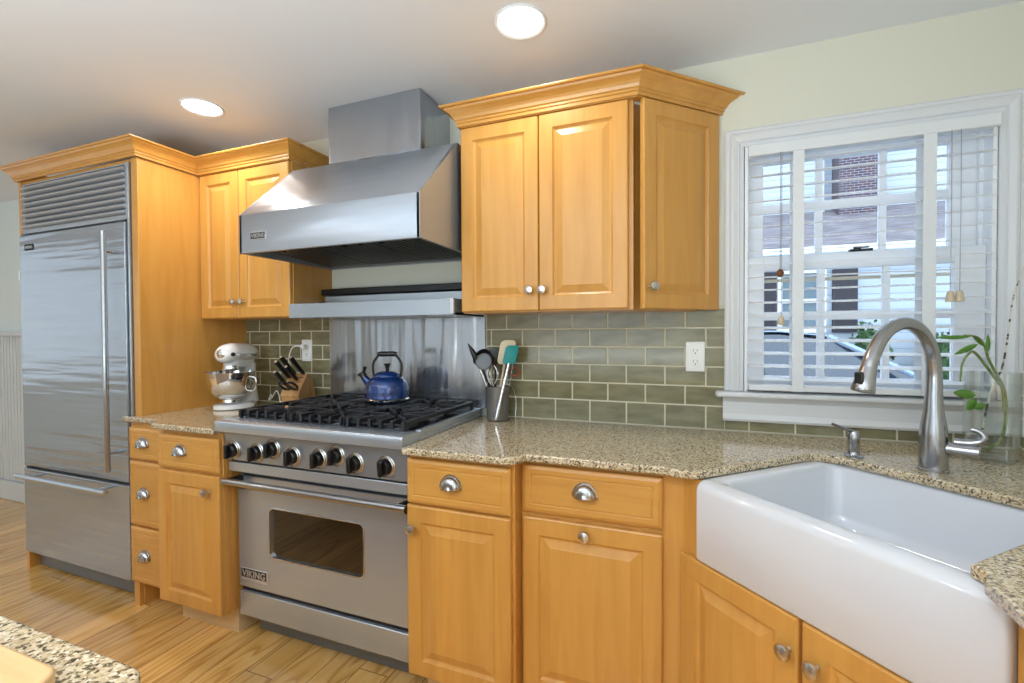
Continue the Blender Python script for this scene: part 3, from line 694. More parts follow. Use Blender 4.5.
link('vent_strip', prism(BM(), [(-.556, .700), (-.600, .722), (-.624, .728), (-.624, .768), (-.556, .772)], RX0+.004, RX1-.002, M=MX), 'steel', rg, bevel=.002)
cp = link('control_panel', prism(BM(), [(-.556, .776), (-.632, .778), (-.640, .900), (-.556, .900)], RX0, RX1, M=MX), 'panel_steel', rg, bevel=.002)
bn = link('bullnose', prism(BM(), [(-.540, .900), (-.655, .900), (-.672, .901), (-.677, .905), (-.678, .910), (-.679, .940), (-.677, .945), (-.672, .9485), (-.625, .950), (-.540, .942)], RX0-.002, RX1+.002, M=MX), 'steel', rg, smooth=True)
for x, z in ((-1.797, .828), (-1.664, .829), (-1.576, .851), (-1.473, .830), (-1.343, .833), (-1.258, .853), (-1.173, .832), (-1.037, .833)):
    x += .011; z -= .006; y = -.632-(z-.778)*.066
    k_ = link('control_knob', lathe(BM(), [(.029, .004), (.028, .016), (.025, .022), (.022, .025), (.001, .026)], (x, y, z), (0, -1, 0), 24), 'black_plastic', rg, smooth=True)
    link('bezel', lathe(BM(), [(.040, 0), (.040, .004), (.038, .006), (.0365, .0025), (.0345, .0025), (.0345, .008), (.0325, .010), (.0315, .004), (.029, .004)], (x, y, z), (0, -1, 0), 28), 'nickel', k_, smooth=True)
    link('grip', B(x-.0075, x+.0075, y-.043, y-.022, z-.029, z+.027), 'black_plastic', k_, bevel=.003)
# cooktop
bm = BM(); box(bm, RX0, RX1, -.625, -.03, .905, .928); box(bm, RX0, RX0+.022, -.56, -.03, .928, .950); box(bm, RX1-.022, RX1, -.56, -.03, .928, .950); box(bm, RX0, RX1, -.045, -.018, .905, .952); box(bm, RX0, RX1, -.628, -.600, .928, .950)
ct = link('cooktop_frame', bm, 'steel', rg, bevel=.002)
link('cooktop_tray', B(RX0+.022, RX1-.022, -.600, -.045, .928, .934), 'black_enamel', rg)
gw = (RX1-RX0-.06)/3
for c in range(3):
    gx0 = RX0+.030+c*gw; gx1 = gx0+gw-.004; cx = (gx0+gx1)/2
    bm = BM(); zt, zb_ = .984, .968
    box(bm, gx0, gx0+.012, -.595, -.050, zb_, zt); box(bm, gx1-.012, gx1, -.595, -.050, zb_, zt)
    box(bm, gx0, gx1, -.592, -.582, zb_-.006, zb_+.003); box(bm, gx0, gx1, -.330, -.318, zb_, zt); box(bm, gx0, gx1, -.062, -.050, zb_-.004, zt)
    for yc in (-.458, -.190):
        for k in range(8):
            a = k*pi/4+pi/8*0; rx, ry = (.128, .125)
            L = 1/max(abs(cos(a))/rx, abs(sin(a))/ry)
            p0 = Vector((cx+cos(a)*.030, yc+sin(a)*.030, 0)); p1 = Vector((cx+cos(a)*L, yc+sin(a)*L, 0))
            dd = (p1-p0).normalized(); nn_ = Vector((-dd.y, dd.x, 0))*.0055
            pts = [(p0-nn_)[:2], (p1-nn_)[:2], (p1+nn_)[:2], (p0+nn_)[:2]]; prism(bm, pts, zb_, zt+.001)
    nb = 6
    for k in range(nb):      # short lugs along the front and back edges
        x = gx0+.012+(gx1-gx0-.030)*k/(nb-1)
        for y0, y1 in ((-.606, -.515), (-.380, -.268), (-.118, -.046)): box(bm, x, x+.012, y0, y1, zb_-.014 if y0 < -.5 else zb_, zt+.001)
    for x in (gx0+.004, gx1-.016):
        for y in (-.594, -.060): box(bm, x, x+.012, y, y+.012, .934, zb_)
    link('burner_grate', bm, 'black_iron', rg, bevel=.0025, seg=2)
    for yc in (-.458, -.190):
        bn_ = link('burner', lathe(BM(), [(.052, 0), (.050, .010), (.040, .014), (.040, .018), (.001, .018)], (cx, yc, .934), n=24), 'silver_paint', rg, smooth=True)
        link('burner_cap', lathe(BM(), [(.036, 0), (.037, .004), (.034, .009), (.001, .010)], (cx, yc, .952), n=24), 'black_iron', bn_, smooth=True)

# ------------------------------------------------------------ base cabinets
def drawer(parent, M, w, h, pull=(None, None), pz=None):
    d_ = panel_door('drawer', parent, M, w, h, .020, mat='maple_h', raised=False)
    if pull[0] is not None: cup_pull(d_, M @ Matrix.Translation((pull[0], .020, pull[1])))
    return d_
c1 = thing('drawer_base_cabinet', 'narrow maple three-drawer base cabinet with cup pulls, set back beside the refrigerator', 'cabinet', (-2.40, -.3, 0))
link('body', B(-2.469, -2.242, -.575, -.012, .115, .888), 'maple', c1)
link('face_frame', B(-2.519, -2.242, -.598, -.582, .115, .888), 'maple', c1, bevel=.001)
for z0, z1 in ((.716, .866), (.402, .706), (.128, .392)):
    drawer(c1, face_frame((-2.508, -.598, z0), 0), .266, z1-z0, (.108, (z1-z0)/2-.012))
bm = BM(); link('cabinet_foot', box(bm, -2.519, -2.478, -.597, -.5815, 0, .1149), 'maple', c1); link('toe_kick', B(-2.466, -2.25, -.50, -.48, 0, .1149), 'toe_wood', c1)
c2 = thing('bumped_base_cabinet', 'maple base cabinet with one drawer and one door, left of the range', 'cabinet', (-2.04, -.3, 0))
link('body', B(-2.238, -1.842, -.640, -.012, .115, .888), 'maple', c2, bevel=.002)
bm = BM()
for y in (-.628, -.604): box(bm, -1.8425, -1.8395, y, y+.016, .116, .887)
link('side_fillet', bm, 'maple', c2)
drawer(c2, face_frame((-2.232, -.640, .718), 0), .386, .146, (.152, .062))
d_ = panel_door('door', c2, face_frame((-2.234, -.640, .118), 0), .390, .588)
knob(d_, (-1.905, -.660, .640), (0, -1, 0))
bm = BM(); box(bm, -2.21, -1.850, -.574, -.556, 0, .115); box(bm, -1.868, -1.850, -.556, -.10, 0, .115); link('toe_kick', bm, 'toe_wood', c2)

c3 = thing('bumped_base_cabinet', 'maple base cabinet with one drawer and one door, immediately right of the range', 'cabinet', (-.72, -.3, 0))
link('body', B(-.925, -.532, -.640, -.012, .115, .888), 'maple', c3, bevel=.002)
drawer(c3, face_frame((-.925, -.640, .720), 0), .384, .152, (.173, .066))
d_ = panel_door('door', c3, face_frame((-.925, -.640, .122), 0), .384, .590)
knob(d_, (-.897, -.660, .636), (0, -1, 0))
link('toe_kick', B(-.90, -.54, -.574, -.556, 0, .115), 'toe_wood', c3)

c4 = thing('pull_out_base_cabinet', 'maple base cabinet with a wide drawer and a door knobbed at top centre', 'cabinet', (-.29, -.3, 0))
link('body', B(-.531, -.026, -.580, -.012, .115, .888), 'maple', c4)
drawer(c4, face_frame((-.522, -.580, .722), 0), .436, .152, (.207, .068))
d_ = panel_door('door', c4, face_frame((-.522, -.580, .122), 0), .436, .584)
knob(d_, (-.314, -.600, .676), (0, -1, 0))
link('toe_kick', B(-.53, -.05, -.50, -.48, 0, .115), 'toe_wood', c4)

# diagonal sink cabinet: u runs (1,-1)/sqrt2
am = radians(-45); RT2 = sqrt(2)
def dg(u, v, z=0): return Vector(((u+v)/RT2, (v-u)/RT2, z))       # u along the sink, v towards the corner
c5 = thing('sink_base_cabinet', 'diagonal two-door maple cabinet under the white farmhouse sink', 'cabinet', tuple(dg(.76, -.2, 0)), am)
MD = Matrix.Rotation(am, 4, 'Z')        # local x = u, local y = v
VF = -.610/RT2
bm = BM()
box(bm, .386, 1.142, VF, VF+.018, .115, .672, M=MD)
link('face_frame', bm, 'maple', c5)
for u0, u1 in ((.392, .452), (1.092, 1.140)): link('corner_stile', B(u0, u1, VF, VF+.018, .672, .888, M=MD), 'maple', c5, bevel=.001)
link('body', B(.470, 1.060, VF+.018, -.06, .115, .665, M=MD), 'maple', c5)
Z1D = .668
for u0, u1, ku in ((.398, .752, .732), (.760, 1.110, .796)):
    o_ = dg(u0, VF, .125)
    d_ = panel_door('door', c5, face_frame(o_, am), u1-u0, Z1D-.125)
    knob(d_, dg(ku, VF-.020, .590), (-1/RT2, -1/RT2, 0))
link('toe_kick', B(.44, 1.1, VF+.06, VF+.078, 0, .115, M=MD), 'toe_wood', c5)

c6 = thing('end_base_cabinet', 'maple base cabinet at the right edge, beyond the sink', 'cabinet', (.76, -1.5, 0))
link('body', B(.478, 1.07, -1.94, -1.118, .115, .888), 'maple', c6, bevel=.002)
d_ = panel_door('door', c6, face_frame((.478, -1.135, .122), radians(-90)), .44, .60)
link('toe_kick', B(.56, .58, -1.94, -1.13, 0, .115), 'toe_wood', c6)

# ------------------------------------------------------------ countertops
CT0, CT1 = .890, .914
def counter(name, pts, label):
    o = link(name, prism(BM(), pts, CT0, CT1), 'granite', None, bevel=.005, seg=3)
    tag(o, label, 'countertop'); return o
counter('granite_countertop', [(-2.469, -.003), (-2.469, -.584), (-2.517, -.584), (-2.517, -.603), (-2.545, -.603), (-2.545, -.620), (-2.300, -.622), (-2.262, -.640), (-2.236, -.668), (-2.226, -.686), (-1.842, -.686), (-1.842, -.003)], 'small speckled granite countertop between the refrigerator and the range')
pts = [(-.927, -.0125), (-.927, -.686), (-.548, -.686), (-.528, -.678), (-.510, -.652), (-.502, -.622), (-.082, -.620), (-.060, -.628), (-.040, -.636), (-.002, -.636), (.010, -.632)]
# cut-out edge, corner curve, back edge of the sink
cu_, cv_, rr_ = .458, .070, .075
for k in range(6):
    a = pi - (pi/2)*k/5; p = dg(cu_+rr_+rr_*cos(a), cv_-rr_+rr_*sin(a)); pts.append((p.x, p.y))
cu2 = 1.032
for k in range(6):
    a = pi/2-(pi/2)*k/5; p = dg(cu2-rr_+rr_*cos(a), cv_-rr_+rr_*sin(a)); pts.append((p.x, p.y))
p = dg(1.032, -.428); pts.append((p.x, p.y)); pts += [(.440, -1.058), (.420, -1.092), (.418, -1.95), (1.083, -1.95), (1.083, -.0125)]
counter('granite_countertop', pts, 'long speckled granite countertop wrapping the corner around the farmhouse sink')

# ------------------------------------------------------------ farmhouse sink
def sink():
    t = []
    U0, U1, V0, V1 = .454, 1.090, -.452, .122
    cu, cv = (U0+U1)/2, (V0+V1)/2; W_, D_ = U1-U0, V1-V0
    def ring(inset, z, r, front=0):
        # front: extra inset on the apron side
        w_, d_ = W_-2*inset, D_-2*inset-front
        return [dg(cu+a, cv+front/2+b_, z) for a, b_ in rrect(w_, d_, max(r, .002), 6)]
    R = [ring(.004, .672, .008), ring(0, .678, .010), ring(0, .866, .012), ring(.0003, .878, .012, .004), ring(.0006, .8855, .012, .012), ring(.001, .8896, .012, .026),
         ring(.028, .8896, .03, .018), ring(.036, .887, .035, .018), ring(.041, .880, .04, .018), ring(.044, .868, .042, .020),
         ring(.052, .740, .05, .022), ring(.060, .712, .06, .024), ring(.078, .694, .07, .024), ring(.110, .688, .09, .024), ring(.2, .684, .06, .02)]
    return loops(BM(), R)
sk = thing('farmhouse_sink', 'white fireclay apron-front sink set diagonally in the corner', 'sink', tuple(dg(.76, -.18, .672)), am)
link('basin', sink(), 'ceramic', sk, smooth=True)
link('drain', lathe(BM(), [(.045, .0), (.045, .003), (.036, .002), (.030, -.001), (.001, -.001)], dg(.77, -.165, .686), n=24, cap0=False), 'chrome', sk, smooth=True)

# ------------------------------------------------------------ faucet
fb = Vector((.620, -.393, .9145)); fd = Vector((-1/RT2, -1/RT2, 0))
ft = thing('kitchen_faucet', 'brushed nickel high-arc pull-down faucet standing behind the sink', 'faucet', tuple(fb))
def fp(s, z): return Vector((fb.x+fd.x*s, fb.y+fd.y*s, z))
link('base', lathe(BM(), [(.035, 0), (.035, .004), (.0325, .006), (.032, .05), (.0315, .095), (.029, .125), (.025, .150)], fb, n=28), 'brushed_nickel', ft, smooth=True)
path = smoothpath([fp(0, 1.060), fp(0, 1.12), fp(0, 1.19), fp(.016, 1.250), fp(.062, 1.298), fp(.125, 1.320), fp(.190, 1.314), fp(.245, 1.285), fp(.285, 1.235), fp(.300, 1.205)], 6)
link('gooseneck_spout', tube(BM(), path, interp([.025, .0195, .0175, .017, .017, .017, .017, .017, .0172, .0175], len(path)), 20), 'brushed_nickel', ft, smooth=True)
sh = link('spray_head', tube(BM(), [fp(.299, 1.207), fp(.303, 1.198), fp(.313, 1.175), fp(.322, 1.153), fp(.3225, 1.151)], [.0185, .0195, .023, .026, .024], 20), 'brushed_nickel', ft, smooth=True)
link('spray_button', B(-.010, .010, .020, .029, -.018, .018, M=Matrix.Translation(fp(.312, 1.182)) @ Matrix((( .7071, -.7071, 0, 0), (-.7071, -.7071, 0, 0), (0, 0, 1, 0), (0, 0, 0, 1)))), 'black_plastic', sh, bevel=.003)
hx = Vector((.9, -.43, 0)).normalized()
hb = fb+hx*.02+Vector((0, 0, .064))
bm = BM(); tube(bm, [hb, hb+hx*.070, hb+hx*.074], [.0175, .0175, .014], 18)
hh = link('handle_hub', bm, 'brushed_nickel', ft, smooth=True)
q0 = hb+hx*.035+Vector((0, 0, .016))
bm = BM(); pp = smoothpath([q0-hx*.012+Vector((0, 0, .004)), q0+hx*.015+Vector((0, 0, .006)), q0+hx*.038+Vector((0, 0, .014)), q0+hx*.044+Vector((0, 0, .028)), q0+hx*.034+Vector((0, 0, .040)), q0+hx*.020+Vector((0, 0, .044))], 5)
tube(bm, pp, interp([.012, .012, .009, .008, .007, .006], len(pp)), 12); link('lever', bm, 'brushed_nickel', hh, smooth=True)

sd = Vector((.461, -.296, .9145)); sp = thing('soap_dispenser', 'short brushed nickel pump soap dispenser beside the faucet', 'soap dispenser', tuple(sd))
link('body', lathe(BM(), [(.026, 0), (.026, .003), (.018, .006), (.0155, .009), (.0155, .022), (.0165, .024), (.0165, .068), (.014, .076), (.013, .078), (.001, .078)], sd, n=24), 'brushed_nickel', sp, smooth=True)
dd = Vector((-.80, -.60, 0))
link('spout', tube(BM(), [sd+Vector((0, 0, .074)), sd+dd*.02+Vector((0, 0, .082)), sd+dd*.085+Vector((0, 0, .105))], [.006, .0055, .004], 12), 'brushed_nickel', sp, smooth=True)

# ------------------------------------------------------------ outlets
def outlet(x, z, label, plugged=False):
    t = thing('wall_outlet', label, 'outlet', (x, -.010, z))
    link('face_plate', B(x-.036, x+.036, -.0155, -.0092, z-.060, z+.060), 'white_plastic', t, bevel=.003)
    for dz in (-.022, .022):
        s = link('socket', prism(BM(), [(a, b_) for a, b_ in rrect(.034, .030, .010, 4)], 0, .002, M=Matrix(((1, 0, 0, x), (0, 0, -1, -.0154), (0, 1, 0, z+dz), (0, 0, 0, 1)))), 'white_plastic', t)
        bm = BM(); box(bm, x-.008, x-.006, -.0180, -.0172, z+dz-.001, z+dz+.008); box(bm, x+.006, x+.008, -.0180, -.0172, z+dz-.001, z+dz+.008); lathe(bm, [(.0028, 0), (.0028, .0008)], (x, -.0172, z+dz-.008), (0, -1, 0), 10)
        link('slot', bm, 'outlet_slot', s)
    return t
outlet(.004, 1.204, 'white duplex wall outlet on the tile right of the utensil crock')
outlet(-2.004, 1.212, 'white duplex wall outlet above the knife block with a cord plugged in')
pc = thing('power_cord', 'white power cord running from the outlet behind the knife block to the mixer', 'cord', (-2.17, -.05, .915))
bm = BM(); pth = smoothpath([(-2.012, -.050, 1.234), (-2.03, -.060, 1.238), (-2.065, -.060, 1.225), (-2.098, -.050, 1.17), (-2.11, -.04, 1.08), (-2.13, -.04, .98), (-2.15, -.06, .922), (-2.175, -.05, .96), (-2.195, -.05, .985), (-2.215, -.06, .95), (-2.225, -.075, .935), (-2.212, -.07, .965), (-2.205, -.07, .945)], 6)
link('cable', tube(bm, pth, .0032, 8), 'white_plastic', pc, smooth=True)
link('plug', B(-2.018, -1.992, -.050, -.0175, 1.222, 1.246), 'white_plastic', pc, bevel=.004)

# ------------------------------------------------------------ kettle
kc = Vector((-1.335, -.200, .9855)); KS = 1.07
kt = thing('tea_kettle', 'glossy blue enamel whistling kettle on the rear burner', 'kettle', tuple(kc))
kb = link('body', lathe(BM(), [(.078, 0), (.088, .003), (.093, .010), (.0945, .016), (.093, .024), (.094, .045), (.092, .070), (.084, .092), (.070, .106), (.056, .112), (.054, .113)], kc, n=40), 'blue_enamel', kt, smooth=True)
link('base_rim', lathe(BM(), [(.088, .006), (.0965, .010), (.0965, .016), (.093, .020)], kc, n=40, cap0=False, cap1=False), 'chrome', kt, smooth=True)
ld = link('lid', lathe(BM(), [(.058, .110), (.056, .118), (.044, .128), (.026, .133), (.010, .135)], kc, n=32), 'blue_enamel', kt, smooth=True)
link('lid_knob', lathe(BM(), [(.007, .134), (.008, .150), (.013, .160), (.014, .166), (.001, .168)], kc, n=16), 'black_plastic', ld, smooth=True)
rv = Vector((.93, .37, 0)); 
spd = -rv
s0 = kc+spd*.070+Vector((0, 0, .070)); s1 = kc+spd*.105+Vector((0, 0, .112))
link('spout', tube(BM(), [s0, s0+(s1-s0)*.5, s1], [.022, .017, .014], 16), 'blue_enamel', kt, smooth=True)
bm = BM(); tube(bm, [s1-(s1-s0)*.12, s1+Vector((0, 0, .012))+spd*.004], [.017, .014], 14); tube(bm, [s1+Vector((0, 0, .01)), s1+Vector((0, 0, .042))+rv*.008], [.006, .009], 10); tube(bm, [s1+Vector((0, 0, .012)), s1+spd*.022+Vector((0, 0, .004))], [.009, .007], 10)
link('whistle', bm, 'black_plastic', kt, smooth=True)
bm = BM()
for s in (-1, 1):
    tube(bm, smoothpath([kc+rv*s*.058+Vector((0, 0, .105)), kc+rv*s*.062+Vector((0, 0, .142)), kc+rv*s*.060+Vector((0, 0, .170)), kc+rv*s*.040+Vector((0, 0, .200)), kc+rv*s*.030+Vector((0, 0, .206))], 4), .0055, 10)
hn = link('handle_frame', bm, 'black_plastic', kt, smooth=True)
link('handle_grip', tube(BM(), [kc+rv*-.042+Vector((0, 0, .206)), kc+rv*-.03+Vector((0, 0, .208)), kc+rv*.03+Vector((0, 0, .208)), kc+rv*.042+Vector((0, 0, .206))], [.009, .0115, .0115, .009], 14), 'black_plastic', hn, smooth=True)
kt.scale = (KS, KS, KS)

# ------------------------------------------------------------ stand mixer (local: +x is the front)
mxo = Vector((-2.285, -.215, .9145)); mrot = radians(286)
mxr = thing('stand_mixer', 'white tilt-head stand mixer with steel bowl in the corner by the refrigerator panel', 'mixer', tuple(mxo), mrot)
MM = Matrix.Translation(mxo) @ Matrix.Rotation(mrot, 4, 'Z')
def ml(*p): return MM @ Vector(p)
bm = BM(); ft_ = []
for sc, z in ((.94, 0), (1, .004), (1, .018), (.96, .024), (.90, .027)):
    ring = []
    for k in range(32):
        a = 2*pi*k/32; x = cos(a); y = sin(a)
        wy = .095 if x > 0 else .070
        ring.append(ml((x*.140+.005)*sc, y*wy*sc*(1-.12*x*x*(x < 0)), z))
    ft_.append(ring)
loops(bm, ft_); link('base', bm, 'mixer_white', mxr, smooth=True)
bm = BM(); rings = []
for x, wx, wy, z in ((-.072, .062, .060, .022), (-.078, .050, .050, .06), (-.082, .042, .042, .12), (-.082, .042, .040, .17), (-.074, .048, .044, .232)):
    rings.append([ml(x+wx*cos(2*pi*k/20), wy*sin(2*pi*k/20), z) for k in range(20)])
loops(bm, rings); link('column', bm, 'mixer_white', mxr, smooth=True)
bm = BM(); rings = []
for x, ry, rz, zc in ((-.150, .012, .014, .268), (-.145, .032, .034, .268), (-.120, .050, .050, .268), (-.07, .058, .056, .270), (0, .060, .058, .272), (.07, .057, .056, .272), (.115, .052, .051, .270), (.140, .040, .040, .268), (.150, .022, .022, .266)):
    x *= .86; zc += .014; rings.append([ml(x, ry*cos(2*pi*k/24), zc+rz*sin(2*pi*k/24)*(1 if sin(2*pi*k/24) > 0 else .85)) for k in range(24)])
loops(bm, rings); hd_ = link('motor_head', bm, 'mixer_white', mxr, smooth=True)
link('trim_band', loops(BM(), [[ml(x, (ry+.0015)*cos(2*pi*k/24)*1.0, zz) for k in range(24) for zz in ()] or [ml(x*.86, sgn*(ry+.0012), z) for sgn, z in ((1, .274), (1, .287), (-1, .287), (-1, .274))] for x, ry in ((-.11, .053), (-.07, .058), (0, .060), (.07, .057), (.10, .0535))], True, True), 'chrome', hd_)
link('attachment_hub', lathe(BM(), [(.024, 0), (.024, .008), (.018, .012), (.001, .012)], ml(.120, 0, .289), MM.to_3x3() @ Vector((1, 0, 0)), 20), 'chrome', hd_, smooth=True)
link('hub_knob', lathe(BM(), [(.010, 0), (.010, .016), (.001, .017)], ml(.100, .040, .286), MM.to_3x3() @ Vector((.5, .86, 0)), 14), 'black_plastic', hd_, smooth=True)
link('gear_housing', loops(BM(), [[ml(-.012+sx2*a, b_, z) for a, b_ in rrect(.185, .082, .035, 4)] for sx2, z in ((.96, .216), (1, .220), (1, .252), (1.02, .262))]), 'mixer_white', mxr, smooth=True)
link('planetary_ring', lathe(BM(), [(.040, 0), (.044, -.010), (.042, -.022), (.030, -.026), (.012, -.03), (.010, -.075), (.001, -.076)], ml(.052, 0, .226), n=24), 'chrome', mxr, smooth=True)
bo = ml(.062, 0, .032)
bw = link('mixing_bowl', lathe(BM(), [(.045, 0), (.047, .004), (.040, .014), (.040, .018), (.066, .032), (.092, .058), (.107, .092), (.113, .128), (.115, .160), (.118, .162), (.113, .161), (.111, .128), (.105, .094), (.089, .064), (.060, .038), (.001, .030)], bo, n=40), 'chrome', mxr, smooth=True)
bs = MM.to_3x3() @ Vector((.25, 1, 0)).normalized(); bs = MM.to_3x3() @ Vector((0, 1, 0))
link('bowl_handle', tube(BM(), smoothpath([bo+bs*.111+Vector((0, 0, .135)), bo+bs*.140+Vector((0, 0, .130)), bo+bs*.145+Vector((0, 0, .095)), bo+bs*.130+Vector((0, 0, .062)), bo+bs*.088+Vector((0, 0, .066))], 4), .005, 10), 'chrome', bw, smooth=True)
link('speed_lever', tube(BM(), [ml(-.05, .056, .276), ml(-.05, .072, .276)], [.004, .006], 10), 'black_plastic', hd_, smooth=True)

# ------------------------------------------------------------ knife block and knives (local x = direction the handles lean)
kbo = Vector((-1.955, -.125, .9145)); krot = radians(284)
KM = Matrix.Translation(kbo) @ Matrix.Rotation(krot, 4, 'Z')
kbk = thing('knife_block', 'slanted light wooden knife block on the counter between mixer and range', 'knife block', tuple(kbo), krot)
sl = radians(38)       # slant from vertical
# side profile in (x,z): bottom, front foot, slanted slot face, back
prof = [(-.105, 0), (.070, 0), (.070, .055), (.038, .068), (-.035, .205), (-.070, .190)]
MK = KM @ Matrix(((1, 0, 0, 0), (0, 0, 1, 0), (0, 1, 0, 0), (0, 0, 0, 1)))
prof = [(-.10, 0), (.070, 0), (.070, .050), (.086, .072), (-.004, .182), (-.052, .150)]
link('block', prism(BM(), prof, -.050, .050, M=MK), 'block_wood', kbk, bevel=.002)
sd_ = Vector((-.004-.086, 0, .182-.072)); fN = Vector((.110, 0, .090)).normalized()      # face direction and its normal
def slot_pt(t, y): return Vector((.086, 0, .072))+sd_*t+Vector((0, y, 0))
bm = BM()
for t, y0, y1 in ((.25, -.04, .04), (.42, -.04, .04), (.60, -.04, .04), (.80, -.04, .04)):
    p = slot_pt(t, 0); a = sd_.normalized()*.0015
    for s in (1,): prism(bm, [((p-a).x, (p-a).z), ((p+a).x, (p+a).z), ((p+a+fN*.0006).x, (p+a+fN*.0006).z), ((p-a+fN*.0006).x, (p-a+fN*.0006).z)], y0, y1, M=MK)
link('slot', bm, 'black_gap', kbk)
def knife(t, y, L, label, th=.0135):
    L *= 1.35
    p = slot_pt(t, y); ax = KM.to_3x3() @ fN; w0 = KM @ p
    r = thing('kitchen_knife', label, 'knife', tuple(w0), 0, 'knives in the wooden block')
    link('bolster', tube(BM(), [w0-ax*.002, w0+ax*.012], [.008, .009], 12, (1, .6)), 'chrome', r, smooth=True)
    pth = [w0+ax*(.012+L*q) for q in (0, .1, .4, .7, .92, 1.0)]
    h = link('handle', tube(BM(), pth, [th*.8, th, th*.9, th*1.05, th*1.1, th*.7], 12, (1, .68)), 'black_plastic', r, smooth=True)
    link('rivet_cap', lathe(BM(), [(th*.6, 0), (th*.5, .003), (.001, .0035)], w0+ax*(.012+L), ax, 12), 'nickel', h, smooth=True)
    return r
knife(.92, .036, .105, 'black-handled knife at the top of the block, rightmost of the upper row')
knife(.90, -.012, .110, 'black-handled knife at the top centre of the wooden block')
knife(.74, -.034, .105, 'black-handled knife second from the top left of the wooden block')
knife(.66, .012, .085, 'short black-handled knife in the middle of the wooden block')
knife(.46, -.040, .080, 'small black-handled knife at the lower left, apart from the others in the block')
scs = thing('kitchen_scissors', 'black looped kitchen scissors in the lowest slot of the knife block', 'scissors', tuple(KM @ slot_pt(.22, .01)), 0)
ax = KM.to_3x3() @ fN; yy = KM.to_3x3() @ Vector((0, 1, 0)); w0 = KM @ slot_pt(.22, .008)
for s in (-1, 1):
    c_ = w0+ax*.046+yy*s*.024
    bm = BM(); ring = [c_+ax*cos(2*pi*k/16)*.032+yy*sin(2*pi*k/16)*.020 for k in range(17)]; tube(bm, ring, .0065, 8)
    link('finger_loop', bm, 'black_plastic', scs, smooth=True)
link('blade_shank', tube(BM(), [w0-ax*.001, w0+ax*.018], [.008, .010], 10, (1, .5)), 'chrome', scs, smooth=True)

# ------------------------------------------------------------ utensil crock
uc = Vector((-.822, -.095, .9145))
cr = tag(link('utensil_crock', lathe(BM(), [(.044, 0), (.048, .003), (.050, .02), (.0535, .145), (.0545, .150), (.0525, .152), (.050, .148), (.046, .008), (.001, .006)], uc, n=36), 'crock_glaze', None, smooth=True), 'grey metallic utensil crock on the counter beside the range', 'crock')
recentre(cr, uc)
RV = Vector((.932, .362, 0)); UPV = Vector((0, 0, 1)); TV = Vector((.362, -.932, 0))   # image right, up, towards viewer
def up_(a, b_, c=0): return uc+RV*a+UPV*b_+TV*c
def utensil(name, label, cat='utensil'): return thing(name, label, cat, tuple(up_(0, .02)), 0)
def blob(pts, rs, n=12, flat=(1, .25)):
    return tube(BM(), pts, rs, n, flat)
def plate(c, ux, uz, th, outline):
    """flat rounded plate with thickness, outline in (a,b)"""
    nrm = ux.cross(uz).normalized(); bm = BM()
    loops(bm, [[c+ux*a*s+uz*b_*s+nrm*o_ for a, b_ in outline] for s, o_ in ((.9, -th/2), (1, -th*.3), (1, th*.3), (.9, th/2))]); return bm
def rr2(w_, h_, r_): return rrect(w_, h_, r_, 4)
t = utensil('teal_spatula', 'spatula with a bright teal silicone head and steel handle leaning on the crock', 'spatula')
p0 = up_(-.006, .012, .070); p1 = up_(.052, .258, .030)
link('handle', tube(BM(), [p0, p0+(p1-p0)*.06, p0+(p1-p0)*.5, p1], [.006, .009, .0065, .005], 12), 'chrome', t, smooth=True)
dz_ = (p1-p0).normalized(); link('head', plate(p1+dz_*.035, RV, dz_, .010, rr2(.058, .085, .014)), 'teal_rubber', t, smooth=True)
t = utensil('cream_spatula', 'cream silicone spatula standing behind the teal one', 'spatula')
p0 = up_(-.01, .02, .01); p1 = up_(.034, .258, .0); dz_ = (p1-p0).normalized()
link('handle', tube(BM(), [p0, p1], .0055, 10), 'cream_rubber', t, smooth=True); link('head', plate(p1+dz_*.045, RV, dz_, .010, rr2(.070, .11, .02)), 'cream_rubber', t, smooth=True)
t = utensil('steel_ladle', 'round polished steel strainer ladle facing front in the crock', 'ladle')
p0 = up_(.02, .02, .0); p1 = up_(-.040, .225, .02)
link('handle', tube(BM(), [p0, p1], [.003, .004], 10), 'chrome', t, smooth=True)
link('bowl', lathe(BM(), [(.036, .0), (.038, .003), (.034, .002), (.028, -.010), (.016, -.018), (.001, -.021)], up_(-.058, .262, .03), TV+UPV*.3-RV*.3, 24, sx=1, sy=1), 'steel_dark', t, smooth=True)
t = utensil('black_ladle', 'black nylon ladle behind the steel strainer, leaning left', 'ladle')
p0 = up_(.015, .02, -.01); p1 = up_(-.070, .235, -.01)
link('handle', tube(BM(), [p0, p1], [.004, .005], 10), 'black_plastic', t, smooth=True)
link('bowl', lathe(BM(), [(.042, 0), (.044, .002), (.038, -.006), (.028, -.022), (.001, -.030)], up_(-.072, .280, -.01), TV*.7+UPV*.6-RV*.5, 24), 'black_plastic', t, smooth=True)
t = utensil('black_serving_fork', 'pointed black nylon utensil at the far left of the crock', 'utensil')
p0 = up_(.0, .02, .015); p1 = up_(-.085, .25, .005)
link('handle', tube(BM(), [p0, p1], [.004, .005], 10), 'chrome', t, smooth=True)
link('head', tube(BM(), [p1, p1+(p1-p0)*.1, p1+(p1-p0)*.24+RV*-.004, p1+(p1-p0)*.40-RV*.012], [.006, .018, .015, .002], 12, (1, .8)), 'black_plastic', t, smooth=True)
t = utensil('slotted_spoon', 'dark slotted spoon standing tallest at the back of the crock', 'spoon')
p0 = up_(-.01, .02, -.03); p1 = up_(-.01, .25, -.03)
link('handle', tube(BM(), [p0, p1], .0045, 10), 'black_plastic', t, smooth=True)
